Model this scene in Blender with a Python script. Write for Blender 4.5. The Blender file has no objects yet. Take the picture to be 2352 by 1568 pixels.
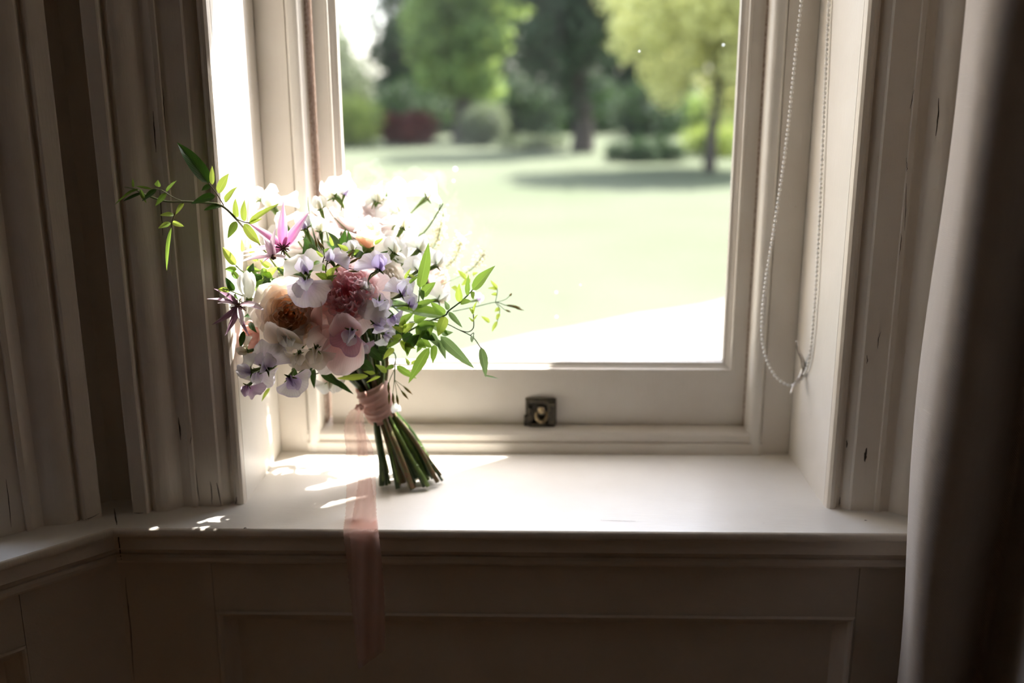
import bpy, bmesh, math, random
import numpy as np
from mathutils import Vector, Matrix
from mathutils.bvhtree import BVHTree

random.seed(7); rng = np.random.default_rng(11)
S = bpy.context.scene
COL = S.collection

# ------------------------------------------------------------------ camera
CAM = np.array([0.0, 0.0, 1.326])
def basis(pitch, yaw, roll):
    p, y, r = np.radians([pitch, yaw, roll])
    fw = np.array([np.sin(y)*np.cos(p), np.cos(y)*np.cos(p), -np.sin(p)])
    rt = np.array([np.cos(y), -np.sin(y), 0.0]); up = np.cross(rt, fw)
    return np.cos(r)*rt+np.sin(r)*up, -np.sin(r)*rt+np.cos(r)*up, fw
CR, CU, CF = basis(14.5, -1.3, -0.15)
FPX = 2287.0
cd = bpy.data.cameras.new('camera'); cam = bpy.data.objects.new('camera', cd); COL.objects.link(cam)
cd.sensor_width = 36.0; cd.lens = FPX/2352*36.0; cd.clip_start = 0.02; cd.clip_end = 500
cam.matrix_world = Matrix([[CR[0], CU[0], -CF[0], CAM[0]], [CR[1], CU[1], -CF[1], CAM[1]], [CR[2], CU[2], -CF[2], CAM[2]], [0, 0, 0, 1]])
cd.dof.use_dof = True; cd.dof.focus_distance = 1.20; cd.dof.aperture_fstop = 2.0
S.camera = cam

# ------------------------------------------------------------------ light
SUN_EL = math.radians(60); SUN_AZ = math.radians(52)      # azimuth to the right of straight out of the window
SUN_DIR = np.array([math.sin(SUN_AZ)*math.cos(SUN_EL), math.cos(SUN_AZ)*math.cos(SUN_EL), math.sin(SUN_EL)])
w = bpy.data.worlds.new('sky'); S.world = w; w.use_nodes = True
nt = w.node_tree; bg = nt.nodes['Background']
sky = nt.nodes.new('ShaderNodeTexSky'); sky.sky_type = 'NISHITA'; sky.sun_disc = False
sky.sun_elevation = SUN_EL; sky.sun_rotation = SUN_AZ; sky.air_density = 1.0; sky.dust_density = 3.0; sky.ozone_density = 1.0
hs = nt.nodes.new('ShaderNodeHueSaturation'); hs.inputs['Saturation'].default_value = 0.55; nt.links.new(sky.outputs[0], hs.inputs['Color']); nt.links.new(hs.outputs[0], bg.inputs[0])   # thin high cloud whitens the sky
bg.inputs[1].default_value = 0.52
sd = bpy.data.lights.new('sun_offscreen', 'SUN'); sd.energy = 13.5; sd.angle = math.radians(0.6); sd.color = (1.0, 0.955, 0.88)
sun = bpy.data.objects.new('sun_offscreen', sd); COL.objects.link(sun)
sun.rotation_euler = Vector(-SUN_DIR).to_track_quat('-Z', 'Y').to_euler(); sun.location = (3, 5, 8)
VS = S.view_settings; VS.view_transform = 'Standard'; VS.look = 'None'; VS.gamma = 1.0; VS.use_curve_mapping = False
VS.exposure = 1.42
S.cycles.max_bounces = 12; S.cycles.diffuse_bounces = 8; S.cycles.glossy_bounces = 3; S.cycles.transmission_bounces = 10; S.cycles.transparent_max_bounces = 14
S.cycles.adaptive_threshold = 0.015; S.cycles.caustics_reflective = False; S.cycles.caustics_refractive = False; S.cycles.sample_clamp_indirect = 16.0

# ------------------------------------------------------------------ helpers
def ray(x, y): return CF + CR*((x-1176.0)/FPX) - CU*((y-784.0)/FPX)
def P(x, y, Y):
    d = ray(x, y); return CAM + d*(Y/d[1])
def PZ(x, y, z):
    d = ray(x, y); return CAM + d*((z-CAM[2])/d[2])
def PXM(Y): return Y/FPX*1.03          # metres per pixel near depth Y

def tag(o, label=None, cat=None, group=None, kind=None):
    if label: o['label'] = label
    if cat: o['category'] = cat
    if group: o['group'] = group
    if kind: o['kind'] = kind
    return o
def empty(name, loc=(0, 0, 0)):
    o = bpy.data.objects.new(name, None); COL.objects.link(o); o.location = loc; o.empty_display_size = 0.05; return o
def wloc(o):
    v = np.array(o.location)
    while o.parent: o = o.parent; v = v+np.array(o.location)
    return v
def mk(name, verts, faces, mat, parent=None, smooth=True, uv=None, sharp=None, origin=None, recalc=False):
    """verts are in world space; the object keeps its origin at `origin` (world) or at its parent's"""
    v = np.asarray(verts, float)
    base = wloc(parent) if parent else np.zeros(3)
    org = base if origin is None else np.asarray(origin, float)
    me = bpy.data.meshes.new(name)
    me.from_pydata((v-org).tolist(), [], [tuple(int(i) for i in f) for f in faces])
    if recalc:
        bm = bmesh.new(); bm.from_mesh(me); bmesh.ops.recalc_face_normals(bm, faces=bm.faces); bm.to_mesh(me); bm.free()
    if uv is not None:
        ul = me.uv_layers.new(name='UVMap'); uv = np.asarray(uv, float)
        li = np.empty(len(me.loops), dtype=np.int32); me.loops.foreach_get('vertex_index', li)
        ul.data.foreach_set('uv', uv[li].ravel())
    if smooth:
        me.polygons.foreach_set('use_smooth', np.ones(len(me.polygons), dtype=bool))
        if sharp: me.set_sharp_from_angle(angle=math.radians(sharp))
    me.materials.append(mat)
    o = bpy.data.objects.new(name, me); COL.objects.link(o)
    if parent: o.parent = parent
    o.location = org-base
    return o
class MB:
    def __init__(s): s.v = []; s.f = []; s.uv = []
    def add(s, v, f, uv=None):
        n = len(s.v); s.v += [tuple(p) for p in v]; s.f += [tuple(i+n for i in q) for q in f]
        s.uv += [tuple(p) for p in uv] if uv is not None else [(0.5, 0.5)]*len(v)
    def box(s, a, b):
        (x0, y0, z0), (x1, y1, z1) = a, b
        s.add([(x0, y0, z0), (x1, y0, z0), (x1, y1, z0), (x0, y1, z0), (x0, y0, z1), (x1, y0, z1), (x1, y1, z1), (x0, y1, z1)],
              [(0, 3, 2, 1), (4, 5, 6, 7), (0, 1, 5, 4), (1, 2, 6, 5), (2, 3, 7, 6), (3, 0, 4, 7)])
    def map(s, fn): s.v = [tuple(fn(*p)) for p in s.v]
    def build(s, name, mat, parent=None, **k):
        k.setdefault('recalc', True); return mk(name, s.v, s.f, mat, parent, uv=s.uv, **k)
def prism(poly, lo, hi, wfn=None):
    """closed polygon (2D) extruded between lo and hi in a third axis -> list of (a, b, c)"""
    n = len(poly); v = []
    for e, k in ((lo, -1), (hi, 1)):
        for (a, b) in poly: v.append((a, b, e if wfn is None else e))
    f = [tuple(range(n))[::-1], tuple(range(n, 2*n))]
    for i in range(n):
        j = (i+1) % n; f.append((i, j, n+j, n+i))
    return v, f
def catmull(pts, n):
    p = np.asarray(pts, float); p = np.vstack([2*p[0]-p[1], p, 2*p[-1]-p[-2]]); out = []
    for i in range(1, len(p)-2):
        for t in np.linspace(0, 1, n, endpoint=False):
            a, b, c, d = p[i-1], p[i], p[i+1], p[i+2]
            out.append(0.5*((2*b)+(-a+c)*t+(2*a-5*b+4*c-d)*t*t+(-a+3*b-3*c+d)*t**3))
    out.append(p[-2]); return np.array(out)
def tube(mb, pts, rad, n=6, cap=True):
    pts = np.asarray(pts, float); m = len(pts)
    rad = np.full(m, rad) if np.isscalar(rad) else np.interp(np.linspace(0, 1, m), np.linspace(0, 1, len(rad)), rad)
    T = np.gradient(pts, axis=0); T /= np.linalg.norm(T, axis=1)[:, None]+1e-12
    ref = np.array([0.31, 0.2, 0.93]); v = []; uv = []
    N = np.cross(T[0], ref); N /= np.linalg.norm(N)
    for i in range(m):
        N = N-T[i]*(N@T[i]); N /= np.linalg.norm(N)+1e-12; B = np.cross(T[i], N)
        for k in range(n):
            a = 2*math.pi*k/n; v.append(pts[i]+rad[i]*(math.cos(a)*N+math.sin(a)*B)); uv.append((k/n, i/(m-1)))
    f = [(i*n+k, i*n+(k+1) % n, (i+1)*n+(k+1) % n, (i+1)*n+k) for i in range(m-1) for k in range(n)]
    if cap: f += [tuple(range(n))[::-1], tuple(range((m-1)*n, m*n))]
    mb.add(v, f, uv)
def sheet(fn, nu, nv):
    us = np.linspace(-1, 1, nu); vs = np.linspace(0, 1, nv)
    U, V = np.meshgrid(us, vs); p = np.stack(fn(U, V), -1).reshape(-1, 3)
    uv = np.stack([(U+1)/2, V], -1).reshape(-1, 2)
    f = [(j*nu+i, j*nu+i+1, (j+1)*nu+i+1, (j+1)*nu+i) for j in range(nv-1) for i in range(nu-1)]
    return p, f, uv
def frame(d, up):
    d = np.asarray(d, float); d = d/np.linalg.norm(d); up = np.asarray(up, float)
    y = up-d*(up@d)
    if np.linalg.norm(y) < 1e-6: y = np.array([0.1, 0.7, 0.7])-d*(np.array([0.1, 0.7, 0.7])@d)
    y /= np.linalg.norm(y); x = np.cross(y, d); return np.stack([x, y, d], 1)     # columns
def camdir(r, u, b): return CR*r+CU*u-CF*b
def rotm(axis, a): return np.array(Matrix.Rotation(a, 3, Vector(axis)))

# ------------------------------------------------------------------ materials
def newmat(name):
    m = bpy.data.materials.new(name); m.use_nodes = True; t = m.node_tree
    return m, t, t.nodes['Principled BSDF'], t.nodes['Material Output']
def nd(t, kind, **kw):
    n = t.nodes.new(kind)
    for k, v in kw.items(): setattr(n, k, v)
    return n
def mixc(t, fac, a, b, mode='MIX'):
    n = nd(t, 'ShaderNodeMix', data_type='RGBA', blend_type=mode); n.clamp_factor = True
    for s, x in ((0, fac), (6, a), (7, b)):
        if isinstance(x, (int, float)): n.inputs[s].default_value = x
        elif isinstance(x, tuple): n.inputs[s].default_value = (*x[:3], 1)
        else: t.links.new(x, n.inputs[s])
    return n.outputs[2]
def math_(t, op, a, b=None, c=None):
    n = nd(t, 'ShaderNodeMath', operation=op)
    for i, x in enumerate((a, b, c)):
        if x is None: continue
        if isinstance(x, (int, float)): n.inputs[i].default_value = x
        else: t.links.new(x, n.inputs[i])
    return n.outputs[0]
def maprange(t, v, a, b, c=0.0, d=1.0):
    n = nd(t, 'ShaderNodeMapRange'); n.interpolation_type = 'SMOOTHSTEP'; t.links.new(v, n.inputs[0])
    for i, x in enumerate((a, b, c, d)): n.inputs[i+1].default_value = x
    return n.outputs[0]
def noise(t, scale, detail=3, rough=0.55, vec=None, stretch=None):
    tc = nd(t, 'ShaderNodeTexCoord'); v = tc.outputs['Object'] if vec is None else vec
    if stretch:
        mp = nd(t, 'ShaderNodeMapping'); mp.inputs['Scale'].default_value = stretch; t.links.new(v, mp.inputs[0]); v = mp.outputs[0]
    n = nd(t, 'ShaderNodeTexNoise'); n.inputs['Scale'].default_value = scale; n.inputs['Detail'].default_value = detail
    n.inputs['Roughness'].default_value = rough; t.links.new(v, n.inputs['Vector']); return n.outputs['Fac']
def bump(t, b, h, strength, dist):
    n = nd(t, 'ShaderNodeBump'); n.inputs['Strength'].default_value = strength; n.inputs['Distance'].default_value = dist
    t.links.new(h, n.inputs['Height']); t.links.new(n.outputs[0], b.inputs['Normal'])
def paint_mat(name, c1, c2, rough=0.42, stretch=(6, 6, 0.7)):
    m, t, b, o = newmat(name)
    n1 = noise(t, 9, 4); n2 = noise(t, 60, 3, stretch=stretch)
    col = mixc(t, maprange(t, n1, 0.35, 0.7), c1, c2)
    col = mixc(t, maprange(t, noise(t, 170, 2), 0.72, 0.8, 0, 0.25), col, (0.45, 0.37, 0.28))
    t.links.new(col, b.inputs['Base Color']); b.inputs['Roughness'].default_value = rough
    h = math_(t, 'ADD', n2, math_(t, 'MULTIPLY', n1, 0.6)); bump(t, b, h, 0.25, 0.0012); return m
M = {}
M['paint'] = paint_mat('cream_gloss_paint', (0.70, 0.64, 0.56), (0.65, 0.585, 0.50))
M['sillpaint'] = paint_mat('white_sill_paint', (0.72, 0.69, 0.64), (0.68, 0.645, 0.59), 0.36, (0.7, 6, 6))
M['framepaint'] = paint_mat('white_window_paint', (0.70, 0.655, 0.59), (0.66, 0.605, 0.535), 0.4)
M['reveal'] = paint_mat('white_reveal_paint', (0.72, 0.685, 0.63), (0.68, 0.64, 0.58), 0.4)
M['apron'] = paint_mat('cream_panel_paint', (0.70, 0.64, 0.56), (0.65, 0.585, 0.50), 0.45, (0.8, 6, 6))
def plain(name, c, rough=0.5, metal=0.0, ns=None, c2=None, bmp=0.0):
    m, t, b, o = newmat(name); b.inputs['Roughness'].default_value = rough; b.inputs['Metallic'].default_value = metal
    b.inputs['Base Color'].default_value = (*c, 1)
    if ns:
        n = noise(t, ns, 4); t.links.new(mixc(t, maprange(t, n, 0.35, 0.68), c, c2 or c), b.inputs['Base Color'])
        if bmp: bump(t, b, n, 0.5, bmp)
    return m
M['crack'] = plain('bare_wood_in_crack', (0.035, 0.024, 0.016), 0.9, 0, 300, (0.10, 0.07, 0.045))
M['wall'] = plain('warm_room_wall', (0.62, 0.49, 0.36), 0.8, 0, 4, (0.57, 0.44, 0.32))
M['ceiling'] = plain('ceiling_plaster', (0.60, 0.54, 0.46), 0.85, 0, 5, (0.56, 0.50, 0.42))
M['floor'] = plain('oak_floor', (0.22, 0.12, 0.06), 0.4, 0, 6, (0.16, 0.08, 0.04))
M['stone'] = plain('pale_stone', (0.50, 0.46, 0.39), 0.9, 0, 14, (0.40, 0.36, 0.30), 0.004)
M['iron'] = plain('dark_worn_metal', (0.035, 0.03, 0.024), 0.42, 0.7, 120, (0.10, 0.085, 0.055), 0.0015)
M['brass'] = plain('worn_brass', (0.50, 0.40, 0.24), 0.3, 1.0, 200, (0.25, 0.19, 0.11), 0.0006)
M['steel'] = plain('brushed_steel', (0.52, 0.48, 0.43), 0.3, 1.0, 150, (0.38, 0.34, 0.30))
M['bead'] = plain('white_plastic', (0.82, 0.80, 0.76), 0.25)
M['grime'] = plain('flaking_brown_paint', (0.36, 0.26, 0.19), 0.9, 0, 220, (0.60, 0.52, 0.46), 0.002)
M['soil'] = plain('garden_ground', (0.05, 0.045, 0.02), 0.95, 0, 2, (0.07, 0.06, 0.03))

def glass_mat():
    m, t, b, o = newmat('old_window_glass'); t.nodes.remove(b)
    tr = nd(t, 'ShaderNodeBsdfTransparent'); gl = nd(t, 'ShaderNodeBsdfGlossy'); gl.inputs['Roughness'].default_value = 0.004
    lw = nd(t, 'ShaderNodeLayerWeight'); frs = math_(t, 'MULTIPLY_ADD', math_(t, 'POWER', lw.outputs['Facing'], 5.0), 0.9, 0.04)
    m1 = nd(t, 'ShaderNodeMixShader'); t.links.new(frs, m1.inputs[0]); t.links.new(tr.outputs[0], m1.inputs[1]); t.links.new(gl.outputs[0], m1.inputs[2])
    tc = nd(t, 'ShaderNodeTexCoord'); vo = nd(t, 'ShaderNodeTexVoronoi'); vo.inputs['Scale'].default_value = 26; t.links.new(tc.outputs['Object'], vo.inputs['Vector'])
    sep = nd(t, 'ShaderNodeSeparateColor'); t.links.new(vo.outputs['Color'], sep.inputs[0])
    siz = math_(t, 'MULTIPLY', math_(t, 'POWER', sep.outputs[0], 5.0), 0.10)
    spot = math_(t, 'LESS_THAN', vo.outputs['Distance'], siz)
    film = maprange(t, noise(t, 5, 4), 0.3, 0.75, 0.0015, 0.005)
    fac = math_(t, 'MAXIMUM', math_(t, 'MULTIPLY', spot, 0.35), film)
    df = nd(t, 'ShaderNodeBsdfTranslucent'); df.inputs[0].default_value = (0.8, 0.85, 0.88, 1)
    m2 = nd(t, 'ShaderNodeMixShader'); t.links.new(fac, m2.inputs[0]); t.links.new(m1.outputs[0], m2.inputs[1]); t.links.new(df.outputs[0], m2.inputs[2])
    t.links.new(m2.outputs[0], o.inputs[0]); return m
M['glass'] = glass_mat()

def thin_mat(name, base, tip, edge=None, stripe=None, transl=0.5, rough=0.5, vein=0.12, tcol=None, leaf=False, seed=0.0):
    """petals and leaves: u across, v along; light passes through"""
    m, t, b, o = newmat(name)
    uvn = nd(t, 'ShaderNodeUVMap'); sp = nd(t, 'ShaderNodeSeparateXYZ'); t.links.new(uvn.outputs[0], sp.inputs[0])
    u, v = sp.outputs[0], sp.outputs[1]
    au = math_(t, 'ABSOLUTE', math_(t, 'SUBTRACT', math_(t, 'MULTIPLY', u, 2.0), 1.0))
    ns = noise(t, 55, 3)
    vv = math_(t, 'ADD', v, math_(t, 'MULTIPLY', math_(t, 'SUBTRACT', ns, 0.5), 0.35))
    col = mixc(t, maprange(t, vv, 0.05, 0.85), base, tip)
    if stripe:
        k = math_(t, 'SUBTRACT', 1.0, maprange(t, au, 0.12, 0.42))
        col = mixc(t, math_(t, 'MULTIPLY', k, 0.8), col, stripe)
    if edge:
        e = math_(t, 'MAXIMUM', maprange(t, au, 0.78, 1.0), maprange(t, vv, 0.86, 1.02))
        col = mixc(t, math_(t, 'MULTIPLY', e, 0.75), col, edge)
    if leaf:
        k = math_(t, 'SUBTRACT', 1.0, maprange(t, au, 0.0, 0.10)); col = mixc(t, math_(t, 'MULTIPLY', k, 0.55), col, tuple(min(1, c*2.2+0.05) for c in tip))
        # side veins slanting away from the midrib
        ph = math_(t, 'SUBTRACT', math_(t, 'MULTIPLY', v, 60.0), math_(t, 'MULTIPLY', au, 22.0)); wv = math_(t, 'SINE', ph)
        h = math_(t, 'ADD', math_(t, 'MULTIPLY', wv, 0.4), ns)
    else:
        ph = math_(t, 'ADD', math_(t, 'MULTIPLY', u, 120.0), math_(t, 'MULTIPLY', ns, 18.0)); wv = math_(t, 'SINE', ph)
        h = math_(t, 'ADD', math_(t, 'MULTIPLY', wv, 0.5), ns)
        if vein: col = mixc(t, maprange(t, wv, 0.2, 1.0, 0, vein), col, tuple(c*0.62 for c in tip))
    t.links.new(col, b.inputs['Base Color']); b.inputs['Roughness'].default_value = rough
    b.inputs['Specular IOR Level'].default_value = 0.35 if not leaf else 0.5
    bump(t, b, h, 0.18, 0.0006)
    tl = nd(t, 'ShaderNodeBsdfTranslucent')
    if tcol: t.links.new(mixc(t, 0.75, col, tcol), tl.inputs[0])
    else: t.links.new(col, tl.inputs[0])
    mx = nd(t, 'ShaderNodeMixShader'); mx.inputs[0].default_value = transl
    t.links.new(b.outputs[0], mx.inputs[1]); t.links.new(tl.outputs[0], mx.inputs[2]); t.links.new(mx.outputs[0], o.inputs[0]); return m
M['leaf_light'] = thin_mat('young_leaf', (0.26, 0.42, 0.07), (0.34, 0.50, 0.10), transl=0.55, rough=0.38, tcol=(0.58, 0.70, 0.10), leaf=True)
M['leaf_mid'] = thin_mat('green_leaf', (0.13, 0.27, 0.05), (0.17, 0.33, 0.065), transl=0.48, rough=0.33, tcol=(0.36, 0.54, 0.07), leaf=True)
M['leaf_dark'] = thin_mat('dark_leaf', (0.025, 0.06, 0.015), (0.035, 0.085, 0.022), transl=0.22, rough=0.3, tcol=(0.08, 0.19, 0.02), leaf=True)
M['leaf_grey'] = thin_mat('silvery_leaf', (0.16, 0.25, 0.12), (0.24, 0.34, 0.20), transl=0.35, rough=0.28, tcol=(0.32, 0.48, 0.14), leaf=True)
M['bud'] = thin_mat('jasmine_bud', (0.26, 0.30, 0.06), (0.50, 0.36, 0.16), transl=0.35, rough=0.45)
M['stem'] = plain('green_stem', (0.085, 0.15, 0.03), 0.4, 0, 90, (0.15, 0.21, 0.05))
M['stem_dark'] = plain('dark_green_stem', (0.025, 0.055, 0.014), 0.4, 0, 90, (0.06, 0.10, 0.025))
M['stem_brown'] = plain('reddish_stem', (0.16, 0.085, 0.04), 0.5, 0, 120, (0.12, 0.13, 0.04))
M['stem_pale'] = plain('pale_vine_stem', (0.36, 0.38, 0.22), 0.45, 0, 120, (0.28, 0.32, 0.15))
M['calyx'] = thin_mat('green_calyx', (0.14, 0.22, 0.05), (0.20, 0.30, 0.07), transl=0.3)
# petals
W_ = (0.86, 0.85, 0.85)
M['p_white'] = thin_mat('white_petal', (0.74, 0.78, 0.66), (0.86, 0.86, 0.86), (0.88, 0.88, 0.89), transl=0.62, vein=0.05)
M['p_floret'] = thin_mat('creamy_floret', (0.85, 0.83, 0.68), (0.88, 0.86, 0.74), transl=0.7, vein=0)
M['p_cream'] = thin_mat('cream_petal', (0.74, 0.68, 0.50), (0.84, 0.79, 0.72), (0.86, 0.82, 0.78), transl=0.62, vein=0.06)
M['p_lilac'] = thin_mat('pale_lilac_petal', (0.62, 0.52, 0.74), (0.84, 0.82, 0.87), (0.76, 0.70, 0.86), transl=0.62, vein=0.16)
M['p_violet'] = thin_mat('violet_petal', (0.50, 0.36, 0.66), (0.70, 0.62, 0.82), (0.60, 0.50, 0.78), transl=0.62, vein=0.3)
M['p_purple'] = thin_mat('mauve_petal', (0.50, 0.26, 0.52), (0.74, 0.62, 0.76), (0.68, 0.54, 0.72), transl=0.62, vein=0.3)
M['p_pinklilac'] = thin_mat('pink_lilac_petal', (0.62, 0.24, 0.36), (0.76, 0.58, 0.68), (0.62, 0.46, 0.66), transl=0.62, vein=0.2)
M['peach_in'] = thin_mat('apricot_petal', (0.94, 0.66, 0.45), (0.94, 0.76, 0.60), (0.88, 0.68, 0.54), transl=0.62, vein=0.05)
M['peach_mid'] = thin_mat('peach_petal', (0.94, 0.74, 0.58), (0.94, 0.82, 0.71), (0.88, 0.76, 0.68), transl=0.62, vein=0.05)
M['peach_out'] = thin_mat('pale_peach_petal', (0.93, 0.78, 0.66), (0.93, 0.85, 0.78), (0.88, 0.82, 0.78), transl=0.62, vein=0.05)
M['pink_in'] = thin_mat('deep_pink_petal', (0.92, 0.44, 0.50), (0.94, 0.64, 0.68), (0.86, 0.55, 0.60), transl=0.62, vein=0.10)
M['pink_mid'] = thin_mat('rose_pink_petal', (0.93, 0.54, 0.58), (0.94, 0.74, 0.76), (0.87, 0.68, 0.71), transl=0.62, vein=0.12)
M['pink_out'] = thin_mat('blush_guard_petal', (0.90, 0.48, 0.52), (0.93, 0.74, 0.74), (0.87, 0.78, 0.77), transl=0.62, vein=0.12)
M['dusty'] = thin_mat('dusty_pink_petal', (0.78, 0.42, 0.37), (0.86, 0.60, 0.54), (0.80, 0.58, 0.52), transl=0.62, vein=0.1)
M['blush'] = thin_mat('pale_blush_petal', (0.80, 0.56, 0.54), (0.86, 0.78, 0.77), (0.88, 0.84, 0.84), transl=0.64, vein=0.05)
M['clem'] = thin_mat('magenta_striped_tepal', (0.58, 0.16, 0.38), (0.76, 0.56, 0.70), (0.82, 0.70, 0.79), stripe=(0.62, 0.18, 0.44), transl=0.4, vein=0.2)
M['clem_pale'] = thin_mat('pale_mauve_tepal', (0.66, 0.50, 0.56), (0.78, 0.72, 0.76), (0.82, 0.78, 0.80), stripe=(0.66, 0.46, 0.58), transl=0.4)
M['clem_dark'] = thin_mat('plum_tepal', (0.20, 0.09, 0.15), (0.36, 0.22, 0.30), (0.58, 0.46, 0.52), stripe=(0.22, 0.10, 0.17), transl=0.3)
M['stamen'] = plain('dark_stamen', (0.07, 0.025, 0.03), 0.7, 0, 200, (0.20, 0.10, 0.06))
def ribbon_mat(name, c, alpha):
    m, t, b, o = newmat(name); b.inputs['Base Color'].default_value = (*c, 1); b.inputs['Roughness'].default_value = 0.55
    b.inputs['Sheen Weight'].default_value = 0.3
    uvn = nd(t, 'ShaderNodeUVMap'); wv = nd(t, 'ShaderNodeTexWave'); wv.inputs['Scale'].default_value = 60; wv.inputs['Distortion'].default_value = 2.0
    t.links.new(uvn.outputs[0], wv.inputs[0]); bump(t, b, wv.outputs['Fac'], 0.12, 0.0003)
    tl = nd(t, 'ShaderNodeBsdfTranslucent'); tl.inputs[0].default_value = (*c, 1)
    mx = nd(t, 'ShaderNodeMixShader'); mx.inputs[0].default_value = 0.5; t.links.new(b.outputs[0], mx.inputs[1]); t.links.new(tl.outputs[0], mx.inputs[2])
    tr = nd(t, 'ShaderNodeBsdfTransparent'); tr.inputs[0].default_value = (1, 0.93, 0.91, 1)
    m2 = nd(t, 'ShaderNodeMixShader'); m2.inputs[0].default_value = alpha; t.links.new(tr.outputs[0], m2.inputs[1]); t.links.new(mx.outputs[0], m2.inputs[2])
    t.links.new(m2.outputs[0], o.inputs[0]); return m
M['ribbon'] = ribbon_mat('blush_silk_ribbon', (0.80, 0.59, 0.53), 0.46)
M['ribbon_wrap'] = ribbon_mat('blush_silk_wrap', (0.76, 0.50, 0.43), 0.97)
def curtain_mat():
    m, t, b, o = newmat('oatmeal_linen_weave'); b.inputs['Roughness'].default_value = 0.9; b.inputs['Sheen Weight'].default_value = 0.35
    uvn = nd(t, 'ShaderNodeUVMap')
    w1 = nd(t, 'ShaderNodeTexWave', bands_direction='DIAGONAL'); w1.inputs['Scale'].default_value = 190; w1.inputs['Distortion'].default_value = 1.2; w1.inputs['Detail'].default_value = 2
    w2 = nd(t, 'ShaderNodeTexWave', bands_direction='Y'); w2.inputs['Scale'].default_value = 150; w2.inputs['Distortion'].default_value = 2.5
    t.links.new(uvn.outputs[0], w1.inputs[0]); t.links.new(uvn.outputs[0], w2.inputs[0])
    n1 = noise(t, 40, 4, vec=uvn.outputs[0], stretch=(3, 0.4, 1)); n2 = noise(t, 260, 2, vec=uvn.outputs[0], stretch=(0.15, 3, 1))
    h = math_(t, 'ADD', math_(t, 'ADD', w1.outputs['Fac'], math_(t, 'MULTIPLY', w2.outputs['Fac'], 0.5)), maprange(t, n2, 0.6, 0.72, 0, 1.2))
    col = mixc(t, n1, (0.46, 0.40, 0.345), (0.53, 0.465, 0.405)); col = mixc(t, maprange(t, n2, 0.62, 0.75, 0, 0.5), col, (0.62, 0.56, 0.50))
    t.links.new(col, b.inputs['Base Color']); bump(t, b, h, 0.3, 0.0006)
    tl = nd(t, 'ShaderNodeBsdfTranslucent'); t.links.new(col, tl.inputs[0]); mx = nd(t, 'ShaderNodeMixShader'); mx.inputs[0].default_value = 0.12
    t.links.new(b.outputs[0], mx.inputs[1]); t.links.new(tl.outputs[0], mx.inputs[2]); t.links.new(mx.outputs[0], o.inputs[0]); return m
M['curtain'] = curtain_mat()
def ground_mat(name, cols, sc, bmp, rough=0.95):
    cols = [tuple(c*0.8 for c in k) for k in cols]
    m, t, b, o = newmat(name); n1 = noise(t, sc[0], 5); n2 = noise(t, sc[1], 4, 0.7)
    col = mixc(t, maprange(t, n1, 0.35, 0.65), cols[0], cols[1]); col = mixc(t, maprange(t, n2, 0.4, 0.7, 0, 0.6), col, cols[2])
    t.links.new(col, b.inputs['Base Color']); b.inputs['Roughness'].default_value = rough; b.inputs['Specular IOR Level'].default_value = 0.0; bump(t, b, n2, 0.6, bmp); return m
M['lawn'] = ground_mat('mown_lawn', ((0.076, 0.090, 0.058), (0.084, 0.096, 0.067), (0.091, 0.101, 0.076)), (0.35, 30), 0.02)
M['gravel'] = ground_mat('pinkish_gravel', ((0.30, 0.27, 0.26), (0.27, 0.24, 0.23), (0.36, 0.33, 0.32)), (1.5, 60), 0.015)
def tree_mat(name, c1, c2, transl, tcol, sc=0.9):
    c1, c2, tcol = (tuple(c*0.72 for c in k) for k in (c1, c2, tcol))
    m, t, b, o = newmat(name); n = noise(t, sc, 3); n2 = noise(t, 14, 2)
    col = mixc(t, maprange(t, n, 0.38, 0.62), c1, c2); col = mixc(t, maprange(t, n2, 0.4, 0.7, 0, 0.5), col, tuple(c*1.5 for c in c2))
    t.links.new(col, b.inputs['Base Color']); b.inputs['Roughness'].default_value = 0.6; b.inputs['Specular IOR Level'].default_value = 0.15
    tl = nd(t, 'ShaderNodeBsdfTranslucent'); tl.inputs[0].default_value = (*tcol, 1); mx = nd(t, 'ShaderNodeMixShader'); mx.inputs[0].default_value = transl
    t.links.new(b.outputs[0], mx.inputs[1]); t.links.new(tl.outputs[0], mx.inputs[2]); t.links.new(mx.outputs[0], o.inputs[0]); return m
M['t_green'] = tree_mat('broadleaf_foliage', (0.085, 0.155, 0.045), (0.155, 0.24, 0.08), 0.5, (0.36, 0.48, 0.11))
M['t_dark'] = tree_mat('dark_foliage', (0.014, 0.032, 0.013), (0.026, 0.055, 0.02), 0.25, (0.05, 0.10, 0.025))
M['t_yellow'] = tree_mat('yellow_green_foliage', (0.46, 0.48, 0.17), (0.64, 0.65, 0.30), 0.5, (0.88, 0.88, 0.36))
M['t_light'] = tree_mat('light_green_foliage', (0.14, 0.20, 0.055), (0.20, 0.26, 0.07), 0.45, (0.32, 0.40, 0.08))
M['t_red'] = tree_mat('copper_foliage', (0.05, 0.012, 0.010), (0.085, 0.020, 0.016), 0.3, (0.13, 0.025, 0.015))
M['t_grey'] = tree_mat('grey_green_foliage', (0.11, 0.14, 0.08), (0.15, 0.18, 0.11), 0.3, (0.16, 0.20, 0.09))
M['bark'] = plain('tree_bark', (0.022, 0.018, 0.013), 0.95, 0, 8, (0.04, 0.032, 0.024), 0.02)

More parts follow.
